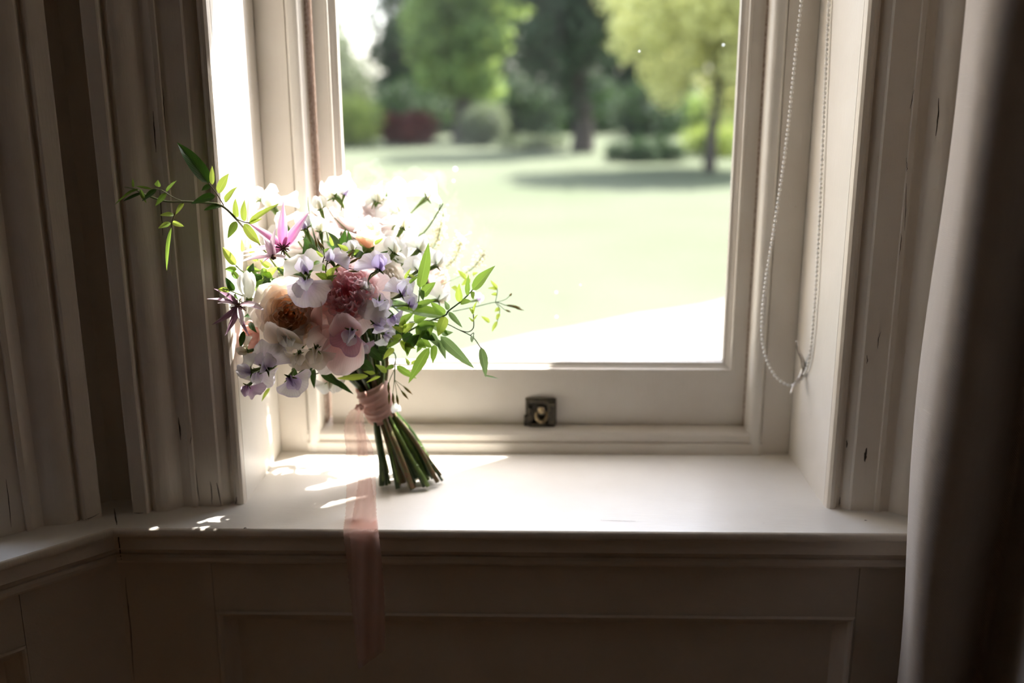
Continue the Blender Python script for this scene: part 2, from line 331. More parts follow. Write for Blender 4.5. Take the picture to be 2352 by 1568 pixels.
# ------------------------------------------------------------------ the bay: one wall section, used straight ahead and canted on the left
TAN = math.tan(math.radians(22.5)); HB = 0.572; HO = 0.388; ZS = 0.78; ZT = 3.1; ZC = 3.4
def bay_map(o, ex, rd):
    o, ex, rd = np.array(o, float), np.array(ex, float), np.array(rd, float)
    return lambda a, p, z: (o[0]+ex[0]*a+rd[0]*p, o[1]+ex[1]*a+rd[1]*p, z)
q = math.sqrt(0.5)
MAIN = bay_map((0, 1.244), (1, 0), (0, -1))
LEFT = bay_map((-HB-HB*q, 1.244-HB*q), (q, q), (q, -q))
RIGHT = bay_map((HB+HB*q, 1.244-HB*q), (q, -q), (-q, -q))
CASING = [(0.000, -0.004), (0.000, 0.006), (0.0015, 0.0105), (0.005, 0.0135), (0.0095, 0.0138), (0.0135, 0.011), (0.0155, 0.007), (0.0165, 0.0045),
          (0.020, 0.0045), (0.022, 0.009), (0.026, 0.0125), (0.031, 0.0145), (0.0335, 0.0175), (0.066, 0.0185), (0.0665, 0.0225), (0.0725, 0.0230),
          (0.0745, 0.0215), (0.080, 0.0200), (0.087, 0.0205), (0.094, 0.0245), (0.100, 0.0305), (0.107, 0.0350), (0.114, 0.0372), (0.121, 0.0372), (0.1255, 0.0350),
          (0.1275, 0.0325), (0.1295, 0.0325), (0.1305, 0.0420), (0.1325, 0.0435), (0.151, 0.0435), (0.153, 0.0420), (0.153, -0.004)]
def casing(name, mp, side):
    k = 0.908 if mp is MAIN else 1.0
    poly = [(side*(HO+s*k), p) for s, p in CASING]
    v, f = prism(poly, ZS-0.001, ZT+0.15); m = MB(); m.add(v, f); m.map(mp)
    o = m.build(name, M['paint'], sharp=22); tag(o, kind='structure'); return o
def along(profile, mp, wa=None):
    """(p, z) profile run along the wall, mitred into the neighbouring sections"""
    n = len(profile); v = []
    for s in (-1, 1):
        for (p, z) in profile: v.append((s*((HB-p*TAN) if wa is None else wa), p, z))
    f = [tuple(range(n))[::-1], tuple(range(n, 2*n))]+[(i, (i+1) % n, n+(i+1) % n, n+i) for i in range(n)]
    m = MB(); m.add(v, f); m.map(mp); return m
def pr(poly, z0, z1, mp):
    v, f = prism(poly, z0, z1); m = MB(); m.add(v, f); m.map(mp); return m

trims = {}
def build_bay(mp, idx, wname, opening=True):
    # masonry round the opening
    wl = tag(empty(wname, mp(0, 0, 0)), kind='structure')
    if opening:
        for s in (-1, 1):
            pr([(s*HO, 0), (s*HB, 0), (s*(HB+0.485*TAN), -0.485), (s*0.362, -0.485), (s*0.362, -0.30), (s*HO, -0.30)], -0.5, ZC, mp).build('pier', M['paint'], wl, smooth=False)
        pr([(-HO, 0), (HO, 0), (HO, -0.30), (0.362, -0.30), (0.362, -0.485), (-0.362, -0.485), (-0.362, -0.30), (-HO, -0.30)], -0.5, ZS-0.045, mp).build('wall_under_window', M['stone'], wl, smooth=False)
        pr([(-HO, 0), (HO, 0), (HO, -0.30), (0.362, -0.30), (0.362, -0.485), (-0.362, -0.485), (-0.362, -0.30), (-HO, -0.30)], ZT, ZC, mp).build('lintel', M['paint'], wl, smooth=False)
    else:
        pr([(-HB, 0), (HB, 0), (HB+0.485*TAN, -0.485), (-HB-0.485*TAN, -0.485)], -0.5, ZC, mp).build('pier', M['paint'], wl, smooth=False)
    if not opening: trims[(idx, 'wall')] = wl; return
    # panelling under the sill: stiles, rails, recessed panel with its moulding
    PF = 0.045; zt = 0.726; zr = 0.640; xs = 0.428; wf = HB-PF*TAN
    for s in (-1, 1):
        pr([(s*xs+s*0.0008, 0.0), (s*xs+s*0.0008, PF), (s*wf, PF), (s*HB, 0.0)], 0.0, zt, mp).build('stile', M['apron'], wl, smooth=False)
    m = MB(); m.box((-xs, 0, zr), (xs, PF, zt)); m.map(mp); m.build('rail', M['apron'], wl, smooth=False)
    m = MB(); m.box((-xs, 0, 0.10), (xs, PF, 0.22)); m.map(mp); m.build('rail', M['apron'], wl, smooth=False)
    m = MB(); m.box((-xs, 0, 0.22), (xs, 0.026, zr)); m.map(mp); m.build('panel', M['apron'], wl, smooth=False)
    prof = [(0.0, PF+0.001), (0.003, PF+0.0035), (0.006, PF+0.002), (0.008, PF-0.004), (0.012, PF-0.008), (0.017, PF-0.0105), (0.021, PF-0.015), (0.023, 0.026)]
    m = MB(); n = len(prof)
    cs = [(-xs, zr), (xs, zr), (xs, 0.22), (-xs, 0.22)]; sg = [(1, -1), (-1, -1), (-1, 1), (1, 1)]; v = []
    for (a, z), (da, dz) in zip(cs, sg):
        for (d, p) in prof: v.append((a+da*d, p, z+dz*d))
    f = [(k*n+i, k*n+i+1, ((k+1) % 4)*n+i+1, ((k+1) % 4)*n+i) for k in range(4) for i in range(n-1)]
    m.add(v, f); m.map(mp); m.build('panel_moulding', M['apron'], wl, sharp=25)
    # dado moulding below the sill, and the skirting
    t = along([(0.0, ZS-0.0005), (0.070, ZS-0.013), (0.0795, ZS-0.013), (0.0795, ZS-0.0335), (0.077, ZS-0.035), (0.072, ZS-0.036), (0.0665, ZS-0.0395), (0.0635, ZS-0.0445), (0.0625, ZS-0.047),
               (0.0655, ZS-0.0475), (0.0675, ZS-0.051), (0.0672, ZS-0.056), (0.0640, ZS-0.060), (0.056, ZS-0.0615), (0.050, ZS-0.0655), (0.046, ZS-0.068), (0.0, ZS-0.068)], mp).build('trim_%d' % (idx*10+1), M['apron'], sharp=25)
    tag(t, kind='structure')
    b_ = along([(0.0, 0.0), (0.062, 0.0), (0.062, 0.11), (0.056, 0.125), (0.047, 0.135), (0.0, 0.135)], mp).build('baseboard_%d' % idx, M['apron'], sharp=25); tag(b_, kind='structure')
    # window board
    m = along([(0.0, ZS), (0.0866, ZS), (0.0866, ZS-0.0128), (0.0, ZS-0.0128)], mp)
    nose = along([(0.0862, ZS-0.0001), (0.0872, ZS-0.0004), (0.0886, ZS-0.0022), (0.0890, ZS-0.0045), (0.0890, ZS-0.0085), (0.0878, ZS-0.0115), (0.0862, ZS-0.0128)], mp)
    if opening: mm = MB(); mm.box((-HO-0.001, -0.192, ZS-0.04), (HO+0.001, 0.0, ZS)); mm.map(mp); m.add(mm.v, mm.f)
    sl = m.build('trim_%d' % (idx*10+2), M['sillpaint'], sharp=30); tag(sl, kind='structure'); trims[(idx, 'sill')] = sl; nose.build('sill_nosing', M['paint'], sl, sharp=40); trims[(idx, 'dado')] = t
    trims[(idx, 'wall')] = wl
    for s, nm in ((-1, 3), (1, 4)): trims[(idx, s)] = casing('trim_%d' % (idx*10+nm), mp, s)

def build_window(mp, idx):
    W = tag(empty('window_%d' % idx if idx == 1 else 'window_left_offscreen', mp(0, -0.22, ZS)), kind='structure'); fp = M['framepaint']
    for s in (-1, 1):
        # lining of the reveal, box frame, staff bead
        m = MB(); m.box((s*(HO-0.0003), -0.30, ZS), (s*(HO+0.004), 0.0005, ZT)); m.map(mp); m.build('reveal_lining', M['reveal'], W, smooth=False)
        m = MB(); m.box((s*0.3452, -0.30, ZS), (s*(HO-0.001), -0.188, ZT)); m.map(mp); m.build('box_frame', fp, W, smooth=False)
        bead = [(s*0.345, -0.30), (s*0.345, -0.192), (s*0.3435, -0.1865), (s*0.340, -0.1835), (s*0.333, -0.1835), (s*0.3275, -0.186), (s*0.3245, -0.191), (s*0.3235, -0.197), (s*0.3235, -0.30)]
        pr(bead, ZS, ZT, mp).build('staff_bead', M['reveal'], W, sharp=35)
    m = MB(); m.box((-HO, -0.30, ZT-0.05), (HO, -0.10, ZT)); m.map(mp); m.build('head_lining', fp, W, smooth=False)
    # bottom bead
    prof = [(-0.30, ZS-0.04), (-0.184, ZS-0.04), (-0.184, ZS+0.0155), (-0.1855, ZS+0.0175), (-0.1885, ZS+0.018), (-0.1885, ZS+0.0195), (-0.186, ZS+0.0205), (-0.186, ZS+0.0295), (-0.189, ZS+0.0335), (-0.197, ZS+0.0355), (-0.30, ZS+0.0365)]
    along(prof, mp, wa=0.3458).build('bottom_bead', fp, W, sharp=30)
    # stone outer sill
    prof = [(-0.28, 0.70), (-0.28, ZS+0.02), (-0.30, ZS+0.02), (-0.53, ZS-0.02), (-0.53, 0.68)]
    along(prof, mp, wa=0.3615).build('outer_sill', M['stone'], W, smooth=False)
    # sashes
    CX = 0.004; G = 0.283; MO = 0.299; ST = 0.3165; pf = -0.216; pg = -0.2315
    def sash(z0, z1, rail, top, pf, pg, name):
        sc = 1.0
        for s in (-1, 1):
            m = MB(); m.box((CX+s*MO, pf-0.044, z0), (CX+s*ST, pf, z1)); m.map(mp); m.build('sash_stile', fp, W, smooth=False)
        m = MB(); m.box((CX-MO, pf-0.044, z0), (CX+MO, pf, z0+rail)); m.map(mp); br = m.build('bottom_rail', fp, W, smooth=False)
        m = MB(); m.box((CX-MO, pf-0.044, z1-top), (CX+MO, pf, z1)); m.map(mp); m.build('top_rail', fp, W, smooth=False)
        zb, zu = z0+rail, z1-top
        prof = [(0.0, 0.0), (0.0015, 0.0008), (0.004, 0.0), (0.005, -0.003), (0.0085, -0.005), (0.0125, -0.009), (0.0145, -0.0095), (0.016, -0.0155)]
        n = len(prof); v = []
        for (a, z), (da, dz) in zip([(CX-MO, zu), (CX+MO, zu), (CX+MO, zb), (CX-MO, zb)], [(1, -1), (-1, -1), (-1, 1), (1, 1)]):
            for (d, p) in prof: v.append((a+da*d, pf+p, z+dz*d*0.85))
        f = [(k*n+i, k*n+i+1, ((k+1) % 4)*n+i+1, ((k+1) % 4)*n+i) for k in range(4) for i in range(n-1)]
        m = MB(); m.add(v, f)
        # putty on the outside
        v = []
        for (a, z), (da, dz) in zip([(CX-MO, zu), (CX+MO, zu), (CX+MO, zb), (CX-MO, zb)], [(1, -1), (-1, -1), (-1, 1), (1, 1)]):
            for (d, p) in [(0, -0.044), (0.0005, -0.040), (0.014, -0.0195)]: v.append((a+da*d, pf+p, z+dz*d))
        f = [(k*3+i, k*3+i+1, ((k+1) % 4)*3+i+1, ((k+1) % 4)*3+i) for k in range(4) for i in range(2)]
        m.add(v, f); m.map(mp); m.build('glazing_moulding', fp, W, sharp=35)
        m = MB(); m.box((CX-G-0.012, pg-0.004, zb+0.002), (CX+G+0.012, pg, zu-0.002)); m.map(mp); m.build('glass_pane', M['glass'], W, smooth=False)
        return br
    br = sash(ZS+0.0368, 2.42, 0.0850, 0.045, pf, pg, 'lower')
    sash(2.38, ZT-0.05, 0.045, 0.05, pf-0.048, pg-0.048, 'upper')
    # parting strips beside the sash, paint flaking
    for s in (-1, 1):
        m = MB(); m.box((CX*0+s*0.3205, -0.28, ZS+0.037), (s*0.3245, -0.2155, ZT)); m.map(mp); m.build('sash_channel', M['grime'], W, smooth=False)
    return W, br

build_bay(MAIN, 1, 'wall_back'); WIN1, RAIL1 = build_window(MAIN, 1)
build_bay(LEFT, 2, 'wall_left'); build_window(LEFT, 2)
build_bay(RIGHT, 3, 'wall_right', opening=False)

# sash catch on the bottom rail
lp = lambda x, z, d=0.0: P(x, z, 1.4598-d)
x0, _, zb = lp(1207, 974); x1, _, zt = lp(1278, 914); yb = 1.4602
m = MB(); m.box((x0, yb-0.0035, zb), (x1, yb, zt)); m.box((x0+0.004, yb-0.010, zb), (x0+0.010, yb-0.003, zt-0.012)); m.box((x1-0.013, yb-0.012, zb), (x1-0.002, yb-0.003, zt-0.004))
m.box((x0+0.008, yb-0.009, zt-0.007), (x1-0.004, yb-0.003, zt)); m.box((x0-0.002, yb-0.008, zb), (x0+0.006, yb-0.001, zb+0.016)); m.box((x0+0.006, yb-0.012, zb), (x1-0.004, yb-0.003, zb+0.006))
catch = m.build('sash_catch', M['iron'], WIN1, smooth=False); catch['label'] = 'dark worn metal sash catch'
bv = catch.modifiers.new('bevel', 'BEVEL'); bv.width = 0.0012; bv.segments = 2
xc = (x0+x1)/2+0.001; m = MB(); n = 14
ring = [np.array([xc+0.0085*math.cos(a), yb-0.009-0.004*math.sin(a*0.5), zb+0.019+0.011*math.sin(a)]) for a in np.linspace(math.pi*0.85, math.pi*2.15, n)]
tube(m, ring, [0.0016, 0.0030, 0.0038, 0.0030, 0.0016], 8); m.build('catch_hook', M['brass'], catch, sharp=60)
m = MB(); tube(m, [np.array([xc-0.001, yb-0.003, zt-0.016]), np.array([xc-0.001, yb-0.0125, zt-0.016])], [0.0055, 0.0055], 14); tube(m, [np.array([xc-0.001, yb-0.012, zt-0.016]), np.array([xc-0.001, yb-0.0145, zt-0.016])], [0.0045, 0.002], 14)
m.build('screw_head', M['brass'], catch, sharp=40)

# rest of the room, behind and beside the camera
def box_struct(name, a, b, mat):
    m = MB(); m.box(a, b); return tag(m.build(name, mat, smooth=False), kind='structure')
XE, YE = HB+2*HB*q, 1.244-2*HB*q
box_struct('floor', (-2.8, -4.6, -0.1), (2.8, 1.24, 0.0), M['floor'])
v = [(-2.8, -4.6), (2.8, -4.6), (2.8, YE), (XE, YE), (XE+0.5, YE+0.5), (HB+0.25, 1.73), (-HB-0.25, 1.73), (-XE-0.5, YE+0.5), (-XE, YE), (-2.8, YE)]
vv, ff = prism(v, ZC-0.001, ZC+0.15); m = MB(); m.add(vv, ff); tag(m.build('ceiling', M['ceiling'], smooth=False), kind='structure')
box_struct('wall_front', (-2.9, -4.7, -0.1), (2.9, -4.6, ZC+0.1), M['wall'])
box_struct('wall_side_left', (-2.9, -4.6, -0.1), (-2.8, YE+0.3, ZC+0.1), M['wall'])
box_struct('wall_side_right', (2.8, -4.6, -0.1), (2.9, YE+0.3, ZC+0.1), M['wall'])
box_struct('wall_return_left', (-2.85, YE, -0.1), (-XE-0.002, YE+0.30, ZC+0.1), M['wall'])
box_struct('wall_return_right', (XE+0.002, YE, -0.1), (2.85, YE+0.30, ZC+0.1), M['wall'])
# ------------------------------------------------------------------ garden
GZ = -0.35
def PG(x, y): return PZ(x, y, GZ)
m = MB(); n = 60
for j in range(2): pass
m.add([(-90, 1.75, GZ-0.02), (90, 1.75, GZ-0.02), (90, 140, GZ-0.02), (-90, 140, GZ-0.02)], [(0, 1, 2, 3)])
tag(m.build('lawn', M['lawn'], smooth=False, recalc=False), kind='structure')
e0 = PG(1100, 800); e1 = PG(1668, 688); dirp = (e1-e0); dirp /= np.linalg.norm(dirp)
far = [e0+dirp*t+np.array([0, 0.05*math.sin(t*2.1)+0.03*math.sin(t*5.3), 0.0]) for t in np.linspace(-14, 26, 120)]
near = [np.array([p[0], min(1.78, p[1]-0.4), GZ]) for p in far]
m = MB(); v = []; 
for a, b in zip(far, near): v += [(a[0], a[1], GZ-0.018), (a[0], a[1], GZ), (b[0], b[1], GZ)]
f = []
for i in range(len(far)-1): f += [(3*i, 3*i+3, 3*i+4, 3*i+1), (3*i+1, 3*i+4, 3*i+5, 3*i+2)]
m.add(v, f); tag(m.build('gravel_path', M['gravel'], smooth=False), kind='structure')

def foliage_mesh(blobs, n_leaf, size, seed, flat=1.0):
    """leaf cards scattered through the outer shell of many overlapping blobs"""
    r = np.random.default_rng(seed); tot = sum(b[3]**2 for b in blobs); V = []; F = []
    for (bx, by, bz, br) in blobs:
        k = max(8, int(n_leaf*br*br/tot)); d = r.normal(size=(k, 3)); d /= np.linalg.norm(d, axis=1)[:, None]
        c = np.array([bx, by, bz])+d*(br*(0.55+0.5*r.random((k, 1))))*np.array([1, 1, flat])
        a = d+r.normal(size=(k, 3))*0.7; a /= np.linalg.norm(a, axis=1)[:, None]
        t = np.cross(a, r.normal(size=(k, 3))); t /= np.linalg.norm(t, axis=1)[:, None]; s = np.cross(a, t)
        L = size*(0.6+0.8*r.random((k, 1)))
        p0 = c-t*L*0.5; p1 = c+s*L*0.30+a*L*0.06; p2 = c+t*L*0.55-a*L*0.06; p3 = c-s*L*0.30+a*L*0.06
        base = len(V); V += np.stack([p0, p1, p2, p3], 1).reshape(-1, 3).tolist()
        F += [(base+4*i, base+4*i+1, base+4*i+2, base+4*i+3) for i in range(k)]
    return V, F
def make_tree(name, label, base, trunk_h, crown_c, crown_r, nblob, n_leaf, leaf, mat, seed, trunk_r=0.16, group=None, blob=(0.28, 0.5), cat='tree', stems=1):
    r = np.random.default_rng(seed); base = np.array(base, float); crown_c = np.array(crown_c, float); crown_r = np.array(crown_r, float)
    T = empty(name, base); tag(T, label, cat, group); blobs = []
    for _ in range(nblob):
        d = r.normal(size=3); d /= np.linalg.norm(d); rr = r.random()**0.42
        c = crown_c+d*rr*crown_r*0.86; c[2] = max(c[2], base[2]+0.05*crown_r[2])
        br = min(crown_r)*(blob[0]+(blob[1]-blob[0])*r.random()); blobs.append((*c, br))
    V, F = foliage_mesh(blobs, n_leaf, leaf, seed)
    V = np.array(V); V[:, 2] = np.maximum(V[:, 2], base[2]+0.03)
    fo = mk('foliage', V, F, mat, T, smooth=False); fo['kind'] = 'stuff'
    m = MB()
    if trunk_h > 0:
        top = crown_c.copy(); pts = catmull([base-np.array([0, 0, 0.05]), base+np.array([0.02, 0, trunk_h*0.5]), base+(top-base)*0.45+np.array([0.1*trunk_r, 0, 0]), top+np.array([0, 0, crown_r[2]*0.3])], 5)
        tube(m, pts, [trunk_r*1.25, trunk_r, trunk_r*0.8, trunk_r*0.3], 8)
    for b in blobs[:min(14, len(blobs))]:
        s = base+(crown_c-base)*(0.35+0.5*r.random()) if trunk_h > 0 else base+np.array([r.normal()*0.1, r.normal()*0.1, 0])
        e = np.array(b[:3]); tube(m, catmull([s, (s+e)/2+np.array([0, 0, 0.12*np.linalg.norm(e-s)]), e], 4), [trunk_r*0.35+0.008, 0.012], 5)
    m.build('trunk' if trunk_h > 0 else 'branches', M['bark'], T); return T
def crown(px0, py0, px1, py1, Y):
    a = P(px0, py0, Y); b = P(px1, py1, Y); return (a+b)/2, abs(b-a)/2
def gb(px, Y):
    p = P(px, 330, Y); return np.array([p[0], Y, GZ])
def tree_px(name, label, box, Y, bpx, trunk_h, ry, nb, nl, leaf, mat, seed, **k):
    c, h = crown(*box, Y); h[1] = ry; return make_tree(name, label, gb(bpx, Y), trunk_h, c, h, nb, nl, leaf, mat, seed, **k)
tree_px('spreading_tree', 'pale yellow-green tree with slender trunk standing alone on the lawn', (1350, -420, 1990, 305), 20, 1632, 1.6, 2.2, 150, 26000, 0.15, M['t_yellow'], 1, trunk_r=0.11, blob=(0.14, 0.26))
tree_px('dark_tree', 'dark green tree with thick black trunk behind the pale yellow-green tree', (1175, -620, 1440, 335), 26, 1338, 1.5, 1.6, 100, 16000, 0.2, M['t_dark'], 2, trunk_r=0.26, blob=(0.3, 0.5))
tree_px('broadleaf_tree', 'tall mid-green leafy tree behind the red and grey shrubs', (890, -700, 1235, 400), 30.8, 1060, 1.0, 1.8, 110, 20000, 0.24, M['t_green'], 3, trunk_r=0.28, blob=(0.24, 0.42))
tree_px('dark_tree', 'dark evergreen tree beside the strip of open sky', (842, -160, 1010, 420), 37, 925, 0.6, 1.6, 80, 11000, 0.22, M['t_dark'], 4, trunk_r=0.2, blob=(0.4, 0.6))
for k, (a, b, t_, Yw, mt, lb) in enumerate([(985, 1205, -300, 42.5, 't_dark', 'dark woodland tree filling the gap behind the grey-green shrub'), (1185, 1400, -320, 46.5, 't_dark', 'dark woodland tree closing the view behind the thick black trunk'),
        (1370, 1600, -300, 41, 't_dark', 'dark woodland tree filling the gap behind the low dark hedge'), (1580, 1820, -360, 45, 't_green', 'mid-green woodland tree rising behind the slender trunk'),
        (660, 850, 20, 44, 't_grey', 'hazy grey-green woodland tree below the strip of open sky')]):
    tree_px('woodland_tree', lb, (a-10, t_, b+10, 430), Yw, (a+b)/2, 0.5, 1.7, 110, 11000, 0.26, M[mt], 20+k, trunk_r=0.22, blob=(0.45, 0.7), group='woodland trees')
for k, (a, b, t_, mt, lb) in enumerate([(700, 860, 250, 't_green', 'under the light green shrub'), (850, 1010, 205, 't_dark', 'behind the copper-red shrub'), (990, 1150, 215, 't_dark', 'behind the grey-green shrub'), (1130, 1290, 190, 't_dark', 'behind the grey-green flower bed'),
        (1270, 1430, 175, 't_dark', 'behind the thick black trunk'), (1410, 1570, 190, 't_dark', 'behind the low dark hedge'), (1550, 1700, 200, 't_green', 'behind the pale young shrub'), (1690, 1880, 180, 't_green', 'past the slender trunk')]):
    tree_px('laurel_bush', 'dense woodland-edge bush '+lb, (a+14, t_, b-14, 352), 33.6+2.4*((k+1) % 2), (a+b)/2, 0, 0.9, 60, 6000, 0.16, M[mt], 60+k, blob=(0.55, 0.85), trunk_r=0.03, cat='bush', group='woodland edge bushes')
tree_px('shrub', 'low dark copper-red shrub at the edge of the lawn', (868, 262, 1010, 330), 29, 935, 0, 0.6, 40, 4500, 0.12, M['t_red'], 8, blob=(0.5, 0.8), trunk_r=0.03, cat='shrub')
tree_px('shrub', 'pale grey-green rounded shrub beside the copper-red one', (1060, 242, 1165, 335), 28.5, 1110, 0, 0.6, 40, 4500, 0.12, M['t_grey'], 9, blob=(0.4, 0.7), trunk_r=0.03, cat='shrub')
tree_px('shrub', 'light green rounded shrub below the strip of open sky', (740, 215, 868, 335), 28, 805, 0, 0.8, 44, 5000, 0.12, M['t_light'], 10, blob=(0.4, 0.7), trunk_r=0.03, cat='shrub')
tree_px('hedge', 'low dark green hedge between the two tree trunks', (1375, 322, 1600, 390), 22.6, 1490, 0, 0.5, 70, 7000, 0.10, M['t_dark'], 11, blob=(0.5, 0.8), trunk_r=0.02, cat='hedge')
tree_px('hedge', 'low grey-green flower bed beside the thick black trunk', (1130, 316, 1312, 345), 27, 1225, 0, 0.5, 60, 4500, 0.10, M['t_grey'], 12, blob=(0.6, 0.9), trunk_r=0.02, cat='hedge')
tree_px('shrub', 'pale green young shrub behind the slender trunk', (1560, 290, 1720, 392), 24, 1650, 0, 0.5, 40, 4000, 0.10, M['t_light'], 13, blob=(0.4, 0.7), trunk_r=0.02, cat='shrub')
for k, (x, y, s) in enumerate([(-16, 36, 4.6), (-27, 33, 5.5), (17, 30, 4.5), (27, 24, 5.5), (-13.5, 50, 4.4)]):
    make_tree('woodland_tree', ['wide mid-green tree out beyond the left bay window', 'dark tree farthest out beyond the left bay window', 'wide mid-green tree out past the slender trunk', 'dark tree out where the gravel path ends', 'mid-green tree between the dark evergreen and the left bay'][k], (x, y, GZ), 2, (x, y, s*1.05), (s*0.8, s*0.8, s), 50, 4500, 0.36, M[('t_green', 't_dark')[k % 2]], 40+k, trunk_r=0.3, group='trees to the sides', blob=(0.3, 0.5))

# ------------------------------------------------------------------ curtain
def build_curtain():
    # plan line of the cloth from its leading edge round two folds, then on to the right
    line = catmull([(0.50, 1.142), (0.464, 1.128), (0.449, 1.100), (0.445, 1.068), (0.448, 1.046), (0.461, 1.034), (0.482, 1.039), (0.510, 1.060), (0.545, 1.097), (0.571, 1.130), (0.584, 1.128), (0.580, 1.08), (0.568, 1.02), (0.560, 0.98), (0.568, 0.955),
                    (0.592, 0.945), (0.625, 0.972), (0.655, 1.02), (0.668, 1.05), (0.680, 1.0), (0.692, 0.95), (0.72, 0.93), (0.76, 0.96)], 6)
    zs = np.linspace(0.02, 2.95, 90); V = []; UV = []; m = len(line)
    ln = np.concatenate([[0], np.cumsum(np.linalg.norm(np.diff(line, axis=0), axis=1))])
    for z in zs:
        for i, (x, y) in enumerate(line):
            k = i/(m-1)
            dx = 0.006*math.sin(z*4.1+k*5)+0.003*math.sin(z*9.7+k*11+1.0); dy = 0.006*math.sin(z*3.3+k*9+2)+0.002*math.sin(z*13+k*17)
            dx += 0.012*max(0.0, 0.72-z)*(1-k)*-1.2-0.016*k*max(0.0, 1.0-z)
            dx += 0.010*max(0.0, z-1.0)*k*1.5+0.008*max(0.0, z-1.0)
            V.append((x+dx, y+dy, z)); UV.append((ln[i], z))
    F = [(j*m+i, j*m+i+1, (j+1)*m+i+1, (j+1)*m+i) for j in range(len(zs)-1) for i in range(m-1)]
    T = tag(empty('curtain', (0.62, 1.03, 0.02)), 'oatmeal linen curtain hanging in soft folds beside the window', 'curtain')
    c = mk('cloth', V, F, M['curtain'], T, uv=UV)
    so = c.modifiers.new('thickness', 'SOLIDIFY'); so.thickness = 0.0025; so.offset = 0
    hem = [(p[0], p[1]) for p in np.array(V)[:m, :2]]
    m2 = MB(); tube(m2, [np.array([0.42, 1.05, 3.0]), np.array([1.0, 0.92, 3.0])], 0.014, 12); r = m2.build('curtain_pole', M['brass'], None)
    tag(r, 'brass curtain pole above the linen curtain', 'curtain pole')
    for k in range(5):
        i = int(k*(m-1)/4); x, y, z = V[(len(zs)-1)*m+i]; px = min(max(x, 0.45), 0.97); py = 1.05-(px-0.42)/0.58*0.13
        mm = MB(); cy = [np.array([px, py+0.02*math.cos(a), 3.0+0.02*math.sin(a)]) for a in np.linspace(0, 2*math.pi, 15)]; tube(mm, cy, 0.003, 6)
        tube(mm, [np.array([px, py, 2.98]), np.array([x, y, 2.94])], 0.002, 6); mm.build('curtain_ring', M['brass'], T)
build_curtain()

# ------------------------------------------------------------------ roller blind, drawn part of the way down
def build_blind(mp, zb, label, opaque):
    bm_, t, b, o = newmat('blind_fabric'); b.inputs['Base Color'].default_value = (0.8, 0.78, 0.74, 1) if not opaque else (0.42, 0.36, 0.30, 1); b.inputs['Roughness'].default_value = 0.8
    bump(t, b, noise(t, 700, 2), 0.2, 0.0003)
    if not opaque:
        tl = nd(t, 'ShaderNodeBsdfTranslucent'); tl.inputs[0].default_value = (0.8, 0.77, 0.7, 1); mx = nd(t, 'ShaderNodeMixShader'); mx.inputs[0].default_value = 0.3
        t.links.new(b.outputs[0], mx.inputs[1]); t.links.new(tl.outputs[0], mx.inputs[2]); t.links.new(mx.outputs[0], o.inputs[0])
    T = tag(empty('roller_blind', mp(0, -0.171, zb)), label, 'blind'); hw = 0.355 if not opaque else 0.380
    m = MB(); m.box((-hw, -0.1715, zb), (hw, -0.1705, 3.0)); m.map(mp); m.build('fabric', bm_, T, smooth=False)
    m = MB(); m.box((-hw, -0.175, zb-0.002), (hw, -0.167, zb+0.022)); m.map(mp); m.build('bottom_bar', M['bead'], T, smooth=False)
    m = MB(); tube(m, [np.array(mp(-0.37, -0.171, 3.0)), np.array(mp(0.37, -0.171, 3.0))], 0.022, 16); m.build('roller', M['bead'], T)
    m = MB(); tube(m, [np.array(mp(0.37, -0.171, 3.0)), np.array(mp(0.384, -0.171, 3.0))], 0.03, 16); m.build('chain_wheel', M['bead'], T)
build_blind(LEFT, 2.75, 'added white roller blind, out of view, rolled up at the top of the left bay', False)  # blind added out of view, rolled up to let skylight in
build_blind(MAIN, 1.88, 'white roller blind drawn part of the way down the window', False)
